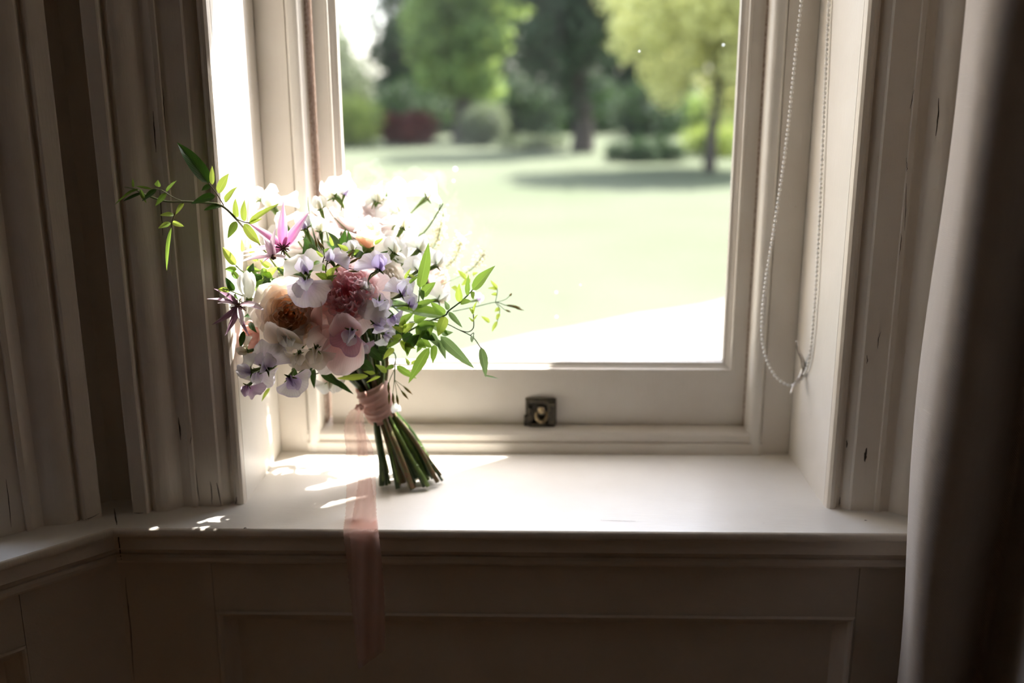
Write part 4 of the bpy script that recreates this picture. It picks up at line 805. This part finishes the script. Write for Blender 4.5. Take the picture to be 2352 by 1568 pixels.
# --- leaves, from base to tip, and the sprigs that carry them
def leaf_fn(L, Wd, fold, bend, twist, wav, ph):
    def fn(U, V):
        wv = (V**0.62)*(1-V)**1.02/0.442*(1+0.04*np.sin(9*V+ph)); wv = np.clip(wv, 0, None)+0.015
        x = U*Wd*0.5*wv; a = bend*V; b_ = bend if abs(bend) > 1e-3 else 1e-3; y = L*np.sin(b_*V)/b_; z = -L*(1-np.cos(b_*V))/b_
        z = z+fold*np.abs(U)*Wd*0.5*wv+wav*Wd*np.sin(7*V+ph)*U**2
        tw = twist*(V-0.3); return x*np.cos(tw)-z*np.sin(tw)*0, y, z+x*np.sin(tw)
    return fn
def leaf(parent, b, t, wpx, mat, face=None, Yb=None, Yt=None, fold=0.35, bend=None, twist=None):
    Yb = 1.14 if Yb is None else Yb; Yt = Yb-0.008 if Yt is None else Yt
    A = BP(b[0], b[1], Yb); B = BP(t[0], t[1], Yt); d = B-A; L = np.linalg.norm(d); y = d/L
    fc = (random.uniform(-0.35, 0.35), random.uniform(-0.1, 0.5), 1) if face is None else face
    z = camdir(*fc); z = z-y*(z@y); z /= np.linalg.norm(z); bend = random.uniform(0.15, 0.6) if bend is None else bend
    Rm = np.stack([np.cross(y, z), y, z], 1)@rotm((1, 0, 0), bend*0.5); tw = random.uniform(-0.5, 0.5) if twist is None else twist
    p, f, uv = sheet(leaf_fn(L*(1+bend*bend/24), wpx*PXM(Yb)*1.32, fold, bend, tw, 0.03, random.random()*6), 7, 11)
    mk('leaf', p@Rm.T+A, f, M['leaf_'+mat], owner(parent, A), uv=uv)
SPR = {}
def sprig(name, paths, mat, label=None):
    """stems of a sprig, list of (points (x, y, Y), radius in mm); stems that do not touch become sprigs of their own"""
    cur = [catmull([BP(*p) for p in pts], 5) for pts, r in paths]; comp = list(range(len(cur)))
    for i in range(len(cur)):
        for j in range(len(cur)):
            if i != j and np.min(np.linalg.norm(cur[j]-cur[i][0], axis=1)) < 0.008: a, b = comp[i], comp[j]; comp = [min(a, b) if c in (a, b) else c for c in comp]
    out = []
    for c in sorted(set(comp)):
        m = MB(); pp = []
        for k in range(len(cur)):
            if comp[k] == c: r = paths[k][1]; tube(m, cur[k], np.array(r)*0.001 if isinstance(r, (list, tuple)) else r*0.001, 6); pp.append(cur[k])
        o = m.build(name, M[mat], BQ, origin=pp[0][0]); out.append((o, np.vstack(pp)))
        if label: o['label'] = label
    SPR[out[0][0].name] = out; return out[0][0]
def owner(o, p):
    if o.name not in SPR: return o
    return min(SPR[o.name], key=lambda q_: np.min(np.linalg.norm(q_[1]-p, axis=1)))[0]
VY = 1.168-DY
vine = sprig('jasmine_vine', [([(668, 660, 1.17), (601, 566, 1.15), (575, 541, 1.145), (543, 503, VY), (508, 472, VY), (463, 465, VY), (421, 463, VY), (385, 463, VY), (352, 454, VY), (329, 445, VY), (308, 434, VY), (286, 429, VY)], [1.5, 1.4, 1.2, 0.7]),
                              ([(421, 463, VY), (396, 452, VY), (374, 438, VY), (356, 433, VY)], 0.7)], 'stem_pale', 'pale jasmine vine reaching out over the window casing')
vs = sprig('jasmine_sprig', [([(514, 472, VY), (499, 447, VY), (480, 421, VY)], 0.7), ([(422, 464, VY), (401, 492, VY), (393, 522, VY)], 0.7), ([(543, 503, VY), (561, 510, VY), (575, 512, VY)], 0.7)], 'stem_brown')
for b, t, wd, mt in [((478, 420), (406, 327), 37, 'dark'), ((487, 424), (487, 380), 12, 'light'), ((501, 443), (526, 398), 22, 'light'), ((517, 464), (546, 429), 20, 'light'), ((545, 499), (541, 455), 16, 'light'), ((561, 508), (562, 458), 16, 'light'), ((543, 508), (523, 547), 18, 'mid'),
                     ((561, 514), (598, 561), 24, 'light'), ((495, 450), (439, 468), 22, 'dark'), ((482, 426), (463, 438), 13, 'dark'), ((509, 473), (468, 483), 15, 'dark'), ((572, 511), (642, 467), 14, 'light'), ((422, 466), (403, 493), 11, 'light'), ((400, 494), (367, 494), 12, 'light'),
                     ((392, 512), (363, 524), 13, 'light'), ((396, 510), (424, 520), 12, 'light'), ((394, 521), (383, 621), 11, 'mid'), ((572, 513), (602, 502), 9, 'light')]: leaf(vs, b, t, wd, mt, Yb=VY, Yt=VY-0.006)
for b, t, wd, mt in [((363, 429), (363, 413), 14, 'mid'), ((382, 440), (407, 414), 9, 'mid'), ((382, 443), (357, 473), 13, 'mid'), ((360, 435), (326, 462), 14, 'dark'), ((349, 434), (310, 427), 6, 'mid'), ((329, 443), (282, 463), 9, 'dark'), ((314, 434), (263, 471), 6, 'mid'), ((322, 434), (336, 466), 10, 'mid'), ((306, 430), (305, 409), 6, 'mid'), ((318, 434), (285, 447), 7, 'mid')]:
    leaf(vine, b, t, wd, mt, Yb=VY, Yt=VY-0.004)
ls = sprig('jasmine_sprig', [([(630, 690, 1.18), (601, 642, 1.15), (560, 625, 1.14), (542, 610, 1.135)], 0.9), ([(600, 690, 1.17), (560, 680, 1.14), (530, 668, 1.132), (512, 662, 1.13)], 0.8)], 'stem')
for b, t, wd, mt in [((542, 608), (511, 567), 20, 'light'), ((544, 619), (516, 618), 14, 'mid'), ((573, 633), (582, 604), 18, 'dark'), ((601, 643), (576, 626), 20, 'dark'), ((603, 639), (640, 612), 20, 'light'), ((664, 633), (634, 612), 14, 'dark'), ((603, 641), (618, 670), 16, 'dark'), ((538, 668), (518, 637), 16, 'dark'), ((530, 668), (500, 664), 13, 'light'),
                     ((541, 674), (560, 694), 14, 'dark'), ((604, 719), (560, 728), 20, 'dark'), ((573, 740), (590, 764), 14, 'dark'), ((558, 580), (555, 548), 9, 'light'), ((629, 669), (604, 632), 24, 'dark'), ((648, 652), (618, 642), 20, 'mid'), ((590, 600), (575, 560), 18, 'mid'), ((620, 612), (596, 596), 16, 'light'), ((586, 668), (610, 640), 18, 'mid'), ((560, 760), (552, 800), 14, 'dark'), ((668, 622), (690, 600), 14, 'mid'), ((640, 625), (662, 612), 12, 'light'), ((600, 660), (632, 640), 22, 'dark'), ((592, 650), (566, 650), 20, 'mid'), ((620, 650), (650, 668), 22, 'dark'), ((566, 618), (600, 622), 18, 'mid'), ((600, 620), (628, 640), 20, 'mid'), ((545, 640), (530, 620), 14, 'mid')]:
    leaf(ls, b, t, wd, mt, Yb=1.15, Yt=1.138)
RY = 1.145
rs = sprig('jasmine_sprig', [([(905, 790, 1.20), (940, 760, 1.165), (985, 738, 1.15), (1022, 724, RY), (1030, 714, RY), (1055, 695, RY), (1074, 678, RY), (1086, 665, RY)], [1.4, 1.1, 0.8]), ([(930, 740, 1.165), (958, 706, 1.15), (962, 685, 1.15), (965, 660, 1.15), (975, 620, 1.15), (983, 590, 1.15)], 0.8)], 'stem', 'leafy jasmine sprig on the side towards the window pane')
for b, t, wd, mt in [((964, 660), (984, 557), 28, 'mid'), ((969, 679), (1000, 648), 26, 'mid'), ((958, 705), (1000, 689), 20, 'mid'), ((1019, 724), (908, 708), 31, 'mid'), ((1022, 722), (989, 693), 21, 'mid'), ((1023, 727), (1006, 772), 26, 'light'), ((1030, 711), (1021, 690), 12, 'grey'), ((1085, 666), (1137, 610), 27, 'mid'), ((1055, 694), (1055, 651), 18, 'light'),
                     ((1074, 680), (1076, 630), 12, 'mid'), ((1058, 695), (1083, 692), 16, 'mid'), ((1085, 669), (1087, 688), 11, 'mid'), ((1030, 716), (1062, 752), 13, 'grey'), ((1012, 772), (1090, 846), 27, 'grey'), ((986, 798), (938, 880), 25, 'mid'), ((998, 792), (994, 834), 17, 'mid'), ((1006, 779), (1024, 825), 16, 'grey'), ((966, 664), (972, 690), 14, 'grey')]:
    leaf(rs, b, t, wd, mt, Yb=RY, Yt=RY-0.01)
r2 = sprig('jasmine_sprig', [([(880, 800, 1.20), (915, 785, 1.16), (924, 765, 1.15), (929, 738, 1.145)], 1.0), ([(940, 740, 1.17), (1000, 735, 1.155), (1030, 745, 1.152), (1054, 757, 1.15), (1075, 762, 1.15), (1087, 753, 1.15), (1088, 735, 1.15), (1086, 712, 1.15)], 0.7), ([(1054, 757, 1.15), (1086, 774, 1.15), (1105, 800, 1.145)], 0.7),
                             ([(1080, 770, 1.152), (1088, 764, 1.15), (1087, 772, 1.15)], 0.5)], 'stem_brown')
for b, t, wd, mt in [((924, 753), (930, 730), 20, 'light'), ((923, 772), (894, 780), 15, 'light'), ((927, 761), (900, 749), 13, 'light'), ((926, 763), (955, 741), 20, 'light'), ((937, 796), (965, 768), 26, 'dark'), ((923, 778), (948, 767), 22, 'dark'), ((1014, 765), (1041, 763), 15, 'grey'), ((921, 781), (939, 814), 15, 'light'), ((923, 785), (955, 801), 10, 'light'), ((966, 780), (992, 798), 20, 'mid'),
                     ((972, 783), (957, 810), 13, 'mid'), ((1105, 797), (1116, 866), 21, 'grey'), ((1112, 862), (1146, 870), 5, 'grey'), ((1086, 722), (1096, 690), 8, 'light'), ((1086, 720), (1077, 706), 8, 'light'), ((1088, 735), (1098, 722), 5, 'light'), ((1087, 738), (1076, 728), 5, 'light'), ((1086, 772), (1084, 787), 10, 'grey'), ((990, 735), (985, 775), 26, 'mid'), ((975, 745), (960, 782), 28, 'mid'), ((985, 765), (1012, 800), 20, 'grey'), ((950, 735), (985, 722), 24, 'mid'), ((958, 750), (1000, 748), 26, 'mid'), ((948, 770), (980, 800), 24, 'mid'), ((940, 780), (935, 818), 18, 'mid'), ((965, 760), (1000, 782), 24, 'dark'), ((915, 770), (888, 800), 20, 'mid'), ((920, 745), (950, 718), 20, 'mid'), ((905, 800), (880, 826), 18, 'light'), ((990, 742), (1030, 770), 22, 'mid')]:
    leaf(r2, b, t, wd, mt, Yb=1.148, Yt=1.138)
FY = 1.24
fs = sprig('jasmine_sprig', [([(1040, 715, 1.22), (1097, 703, FY), (1138, 694, FY), (1162, 701, FY), (1195, 710, FY)], 0.6), ([(1138, 694, FY), (1142, 664, FY), (1128, 645, FY)], 0.5), ([(1138, 694, FY), (1148, 712, FY), (1140, 745, FY)], 0.5), ([(1138, 694, FY), (1160, 688, FY), (1172, 678, FY)], 0.45), ([(1142, 696, FY), (1160, 712, FY)], 0.45)], 'stem')
for b, t, wd, mt in [((1142, 664), (1126, 643), 9, 'light'), ((1142, 664), (1120, 662), 9, 'light'), ((1141, 675), (1128, 676), 8, 'light'), ((1148, 708), (1136, 716), 11, 'light'), ((1147, 720), (1140, 735), 9, 'light'), ((1142, 738), (1130, 762), 9, 'light'), ((1080, 640), (1060, 655), 14, 'light'), ((1070, 640), (1050, 620), 12, 'light'), ((1050, 665), (1036, 660), 14, 'light'), ((1125, 740), (1105, 726), 10, 'light'), ((1085, 630), (1098, 626), 7, 'light')]: leaf(fs, b, t, wd, mt, Yb=FY, Yt=FY-0.006)
def bud(parent, b, t, Y, wpx):
    m = MB(); A, B = BP(b[0], b[1], Y), BP(t[0], t[1], Y-0.003); pts = [A+(B-A)*k for k in np.linspace(0, 1, 7)]; tube(m, pts, np.array([0.25, 0.6, 0.9, 1.0, 0.8, 0.4, 0.08])*wpx*0.5*PXM(Y), 6); m.build('bud', M['bud'], owner(parent, A))
for b, t in [((1162, 701), (1180, 702)), ((1178, 704), (1204, 713)), ((1160, 711), (1174, 717)), ((1170, 680), (1176, 673)), ((1168, 700), (1196, 706))]: bud(fs, b, t, FY, 6)
# trailing piece over the binding, with hanging buds
cs = sprig('jasmine_sprig', [([(890, 790, 1.19), (908, 815, 1.18), (907, 838, 1.178), (906, 874, 1.18)], 0.8), ([(907, 836, 1.178), (880, 850, 1.178), (850, 866, 1.18), (820, 870, 1.185)], 0.7), ([(907, 836, 1.178), (940, 838, 1.178), (958, 830, 1.178)], 0.5), ([(905, 850, 1.178), (893, 880, 1.18), (895, 905, 1.18)], 0.45), ([(906, 870, 1.18), (902, 905, 1.18)], 0.4),
                             ([(906, 872, 1.18), (912, 908, 1.18)], 0.4), ([(906, 872, 1.18), (922, 898, 1.18)], 0.4), ([(906, 872, 1.18), (928, 888, 1.18)], 0.4)], 'stem')
for b, t, wd, mt in [((846, 863), (772, 869), 15, 'light'), ((862, 857), (834, 853), 10, 'light'), ((874, 864), (840, 879), 8, 'light'), ((888, 855), (862, 837), 15, 'light'), ((911, 840), (957, 869), 18, 'mid'), ((940, 837), (930, 822), 10, 'light'), ((945, 836), (958, 826), 9, 'light'), ((905, 840), (885, 848), 12, 'mid')]: leaf(cs, b, t, wd, mt, Yb=1.178, Yt=1.172)
for b, t in [((894, 902), (894, 930)), ((902, 902), (904, 930)), ((911, 905), (915, 932)), ((921, 896), (938, 917)), ((926, 886), (948, 906)), ((892, 878), (893, 905))]: bud(cs, b, t, 1.18, 7.5)
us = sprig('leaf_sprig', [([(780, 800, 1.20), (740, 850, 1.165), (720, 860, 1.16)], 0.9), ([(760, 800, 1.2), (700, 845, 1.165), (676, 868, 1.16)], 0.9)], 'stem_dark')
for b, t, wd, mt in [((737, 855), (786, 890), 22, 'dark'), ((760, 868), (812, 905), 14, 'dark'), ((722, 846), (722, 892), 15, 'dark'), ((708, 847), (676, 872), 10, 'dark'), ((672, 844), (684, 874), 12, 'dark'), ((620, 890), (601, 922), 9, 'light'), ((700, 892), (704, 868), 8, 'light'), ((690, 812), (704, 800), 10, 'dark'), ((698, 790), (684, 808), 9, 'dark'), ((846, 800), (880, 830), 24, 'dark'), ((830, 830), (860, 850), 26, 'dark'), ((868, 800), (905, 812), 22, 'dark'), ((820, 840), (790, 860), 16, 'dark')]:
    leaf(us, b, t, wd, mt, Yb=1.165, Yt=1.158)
ts = sprig('jasmine_sprig', [([(760, 660, 1.17), (752, 640, 1.135), (748, 620, 1.12), (752, 600, 1.118)], 0.8), ([(735, 640, 1.15), (742, 600, 1.125), (752, 575, 1.12)], 0.7), ([(800, 620, 1.14), (780, 605, 1.12), (815, 590, 1.12)], 0.5), ([(780, 610, 1.12), (825, 622, 1.118)], 0.5)], 'stem_brown')
for b, t, wd, mt in [((752, 640), (724, 628), 18, 'mid'), ((752, 638), (772, 612), 20, 'light'), ((752, 645), (774, 632), 16, 'mid'), ((748, 622), (742, 606), 12, 'mid'), ((765, 565), (757, 540), 9, 'light'), ((742, 590), (725, 575), 8, 'light'), ((735, 600), (716, 610), 10, 'mid'), ((745, 578), (762, 570), 8, 'mid'), ((790, 600), (770, 618), 9, 'light'), ((800, 575), (775, 560), 12, 'light'), ((860, 560), (880, 548), 9, 'light'), ((930, 640), (945, 615), 8, 'light'), ((940, 650), (962, 634), 9, 'mid'), ((955, 640), (935, 630), 9, 'light')]: leaf(ts, b, t, wd, mt, Yb=1.125, Yt=1.115)
for b, t in [((740, 575), (728, 545)), ((728, 570), (724, 545)), ((745, 572), (734, 556)), ((790, 600), (812, 575)), ((800, 606), (828, 590)), ((770, 612), (790, 600)), ((800, 622), (826, 624)), ((782, 606), (805, 592))]: bud(ts, b, t, 1.117, 6.5)
# bare bent stalks that stand above the flowers
bs = sprig('sweet_pea_stalk', [([(900, 620, 1.25), (955, 555, 1.275), (985, 520, 1.28), (1004, 490, 1.28), (1018, 467, 1.28)], [1.3, 1.1, 0.9]), ([(1008, 482, 1.28), (1011, 465, 1.28), (1000, 458, 1.275)], 0.5), ([(955, 556, 1.275), (962, 540, 1.275), (974, 534, 1.275)], [1.4, 1.0, 0.4]), ([(860, 600, 1.24), (806, 538, 1.255), (770, 502, 1.26), (752, 478, 1.262)], 0.8),
                              ([(754, 482, 1.262), (742, 460, 1.262), (728, 455, 1.262), (727, 468, 1.262)], 0.45), ([(754, 480, 1.262), (768, 460, 1.262)], 0.45), ([(848, 666, 1.13), (846, 645, 1.115), (852, 630, 1.11), (866, 622, 1.11)], 0.9)], 'stem')
bud(bs, (727, 462), (731, 478), 1.26, 12)
# creamy filler sprays at the back
def spray(pts, n, seed, label):
    r = random.Random(seed); o = sprig('filler_spray', [([pts[0], pts[1], pts[2]], 0.7)], 'stem'); o['label'] = label; m = MB(); c = catmull([BP(*p) for p in pts], 12); k0 = len(c)//3
    for i in range(n):
        b = c[r.randrange(k0, len(c))]; d = np.array([r.gauss(0, 1), r.gauss(0, 1), r.gauss(0.2, 1)]); d /= np.linalg.norm(d); e = b+d*r.uniform(0.004, 0.014); v, f = ico(e, r.uniform(0.0012, 0.0022)); m.add(v, f); tube(m, [b, e], 0.0003, 3)
    q_ = m.build('florets', M['p_floret'], o, recalc=False); q_['kind'] = 'stuff'
spray([(940, 640, 1.26), (1000, 560, 1.30), (1018, 490, 1.30)], 110, 1, 'creamy filler spray'); spray([(960, 650, 1.26), (1040, 600, 1.30), (1060, 545, 1.30)], 80, 2, 'creamy filler spray'); spray([(1000, 660, 1.26), (1080, 620, 1.30), (1112, 582, 1.30)], 60, 3, 'creamy filler spray')
# leaves filling the inside of the head and the collar under it
fl = sprig('filler_foliage', [([(868, 890, 1.25), (820, 780, 1.23), (775, 672, 1.215)], 2.0)], 'stem_dark')
rr = random.Random(21)
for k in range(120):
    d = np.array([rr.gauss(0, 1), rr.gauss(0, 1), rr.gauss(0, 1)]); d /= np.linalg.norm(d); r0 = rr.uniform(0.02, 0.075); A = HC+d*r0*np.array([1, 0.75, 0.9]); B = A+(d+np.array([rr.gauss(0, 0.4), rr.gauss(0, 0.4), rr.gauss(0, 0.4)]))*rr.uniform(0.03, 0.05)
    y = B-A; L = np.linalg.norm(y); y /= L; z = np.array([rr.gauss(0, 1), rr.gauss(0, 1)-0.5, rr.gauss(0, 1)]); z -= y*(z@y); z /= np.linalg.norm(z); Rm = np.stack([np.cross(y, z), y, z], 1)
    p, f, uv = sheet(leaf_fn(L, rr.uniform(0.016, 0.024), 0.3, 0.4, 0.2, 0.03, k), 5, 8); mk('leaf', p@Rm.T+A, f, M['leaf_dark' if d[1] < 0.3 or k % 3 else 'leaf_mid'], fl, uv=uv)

# --- cut stems through the binding
rr = random.Random(5); bx, by = AX[0], AX[1]; ax = (by-bx)/np.linalg.norm(by-bx); e1 = np.cross(ax, [0, 1, 0]); e1 /= np.linalg.norm(e1); e2 = np.cross(ax, e1)
for k in range(64):
    a = rr.random()*6.283; q_ = math.sqrt(rr.random()); foot = np.array([bx[0]+0.052*q_*math.cos(a), bx[1]+0.040*q_*math.sin(a), ZS+0.003+rr.random()**2*0.012])
    a2 = a+0.55; B = by+(e1*math.cos(a2)+e2*math.sin(a2)*-1)*0.0
    off = np.array([math.cos(a), 0.8*math.sin(a), 0])*0.0155*q_; B = by+off
    top = HC+np.array([math.cos(a+0.5)*0.07, math.sin(a+0.5)*0.055, -0.045])*np.array([q_, q_, 1])
    mid = foot*0.5+B*0.5+np.array([rr.gauss(0, 0.0025), rr.gauss(0, 0.0025), 0]); rad = rr.choice([0.0016, 0.002, 0.0024, 0.0032]) if k % 9 else 0.0042
    m = MB(); tube(m, catmull([foot, mid, B, (B+top)/2*np.array([1, 1, 1])-np.array([0, 0, 0.004]), top], 5), [rad, rad, rad*0.85, rad*0.8, rad*0.6], 7)
    if rr.random() < 0.5: nd_ = foot+(mid-foot)*rr.uniform(0.2, 0.8); tube(m, [nd_-ax*0.002, nd_, nd_+ax*0.002], [rad*0.9, rad*1.35, rad*0.9], 7)
    m.build('stem', M[rr.choice(['stem', 'stem', 'stem_dark', 'stem_dark', 'stem_dark', 'stem_brown'])], BQ)

# --- ribbon: wrap, knot and two long tails
def build_ribbon():
    a0, a1 = BP(876, 952, 1.237), BP(852, 882, 1.226); d = a1-a0; L = np.linalg.norm(d); d /= L; x = np.cross(d, [0, 1, 0]); x /= np.linalg.norm(x); y = np.cross(d, x)
    def band(t0, t1, slope, r0, ph, na=48, nv=12):
        V = []; UV = []; F = []
        for j in range(nv):
            v = j/(nv-1)
            for i in range(na):
                a = 2*math.pi*i/na; t = t0+(t1-t0)*v+slope*math.cos(a+ph); r = r0*(1+0.10*(t-0.5))+0.0011*math.sin(v*19+1.2*math.sin(a+ph)+ph)+0.0006*math.sin(v*41+a*2)-0.002*abs(v-0.5)**2*2
                V.append(a0+d*L*t+r*(math.cos(a)*x+math.sin(a)*y)); UV.append((v, i/na))
        for j in range(nv-1): F += [(j*na+i, j*na+(i+1) % na, (j+1)*na+(i+1) % na, (j+1)*na+i) for i in range(na)]
        return V, F, UV
    m = MB(); m.add(*band(0.02, 0.98, 0.05, 0.0212, 0.3)); m.add(*band(0.05, 0.55, 0.14, 0.0224, 1.6)); m.add(*band(0.45, 1.02, -0.10, 0.0224, 0.6))
    R = m.build('ribbon_wrap', M['ribbon_wrap'], BQ, recalc=False)
    m = MB(); kc = BP(826, 936, 1.209)
    for (ang, s) in ((0.2, 1.0), (1.3, 0.85), (2.4, 0.8)):
        u = camdir(math.cos(ang), math.sin(ang), 0.2); pts = [kc-u*0.006*s, kc+camdir(0, 0, 1)*0.004, kc+u*0.006*s]; tube(m, catmull(pts, 4), [0.002, 0.005*s, 0.002], 10)
    m.build('knot', M['ribbon_wrap'], R)
    def tail(keys, name, ph, amp, cut):
        # keys: x, y, depth, width in pixels, turn
        ctr = catmull([P(k[0], k[1], k[2]) for k in keys], 9); n = len(ctr); w = np.interp(np.linspace(0, 1, n), np.linspace(0, 1, len(keys)), [k[3]*PXM(1.2) for k in keys]); ang = np.interp(np.linspace(0, 1, n), np.linspace(0, 1, len(keys)), [k[4] for k in keys]); nu = 15; V = []; UV = []; F = []
        T = np.gradient(ctr, axis=0); ln = np.concatenate([[0], np.cumsum(np.linalg.norm(np.diff(ctr, axis=0), axis=1))])
        for j in range(n):
            t = T[j]/np.linalg.norm(T[j]); s = CR-t*(CR@t); s /= np.linalg.norm(s); nn = np.cross(s, t); s2 = s*math.cos(ang[j])+nn*math.sin(ang[j]); n2 = np.cross(s2, t); g = max(0.0, 1-j/n*1.3)
            for i in range(nu):
                u = i/(nu-1)*2-1; fr = 0.0006*math.sin(j*2.7+i)*(abs(u) > 0.99)
                pt = ctr[j]+s2*(u*w[j]*0.5+fr)+n2*(amp*(0.35+g)*math.sin(u*3.2+ph+j*0.05)+amp*0.4*math.sin(u*7+j*0.13))
                if j > n-8: pt = pt+t*cut*(u)*(j-(n-8))/7
                pt[2] = max(pt[2], ZS+0.0012) if pt[1] > 1.1565 else pt[2]
                if pt[1] > 1.150 and pt[2] < ZS+0.0012: pt[1] = min(pt[1], 1.1535)
                V.append(pt); UV.append((ln[j], u*w[j]*0.5))
        for j in range(n-1): F += [(j*nu+i, j*nu+i+1, (j+1)*nu+i+1, (j+1)*nu+i) for i in range(nu-1)]
        mk(name, V, F, M['ribbon'], R, uv=UV)
    tail([(828, 937, 1.278, 16, 0.3), (814, 952, 1.262, 30, 0.2), (811, 985, 1.245, 44, 0.0), (826, 1035, 1.228, 66, 0.0), (830, 1090, 1.208, 70, 0.0), (830, 1150, 1.200, 72, 0.0), (829, 1190, 1.188, 76, 0), (829, 1214, 1.165, 80, 0), (829, 1222, 1.1525, 80, 0), (830, 1238, 1.1500, 82, 0), (836, 1290, 1.149, 82, 0), (842, 1350, 1.147, 82, 0), (847, 1420, 1.145, 76, 0), (853, 1516, 1.143, 66, 0)], 'ribbon_tail', 0.0, 0.0022, -0.013)
    tail([(830, 938, 1.276, 12, 0.5), (826, 955, 1.256, 18, 0.3), (829, 1000, 1.234, 24, 0.4), (834, 1060, 1.212, 28, 0.5), (838, 1110, 1.199, 34, 0.3), (838, 1155, 1.193, 48, 0.1), (836, 1192, 1.182, 58, 0), (835, 1213, 1.162, 64, 0), (835, 1221, 1.1515, 66, 0), (838, 1240, 1.1475, 68, 0), (843, 1290, 1.1465, 70, 0), (848, 1350, 1.1445, 70, 0), (852, 1420, 1.1425, 66, 0), (856, 1500, 1.1405, 60, 0)], 'ribbon_tail', 1.4, 0.0018, -0.012)
build_ribbon()
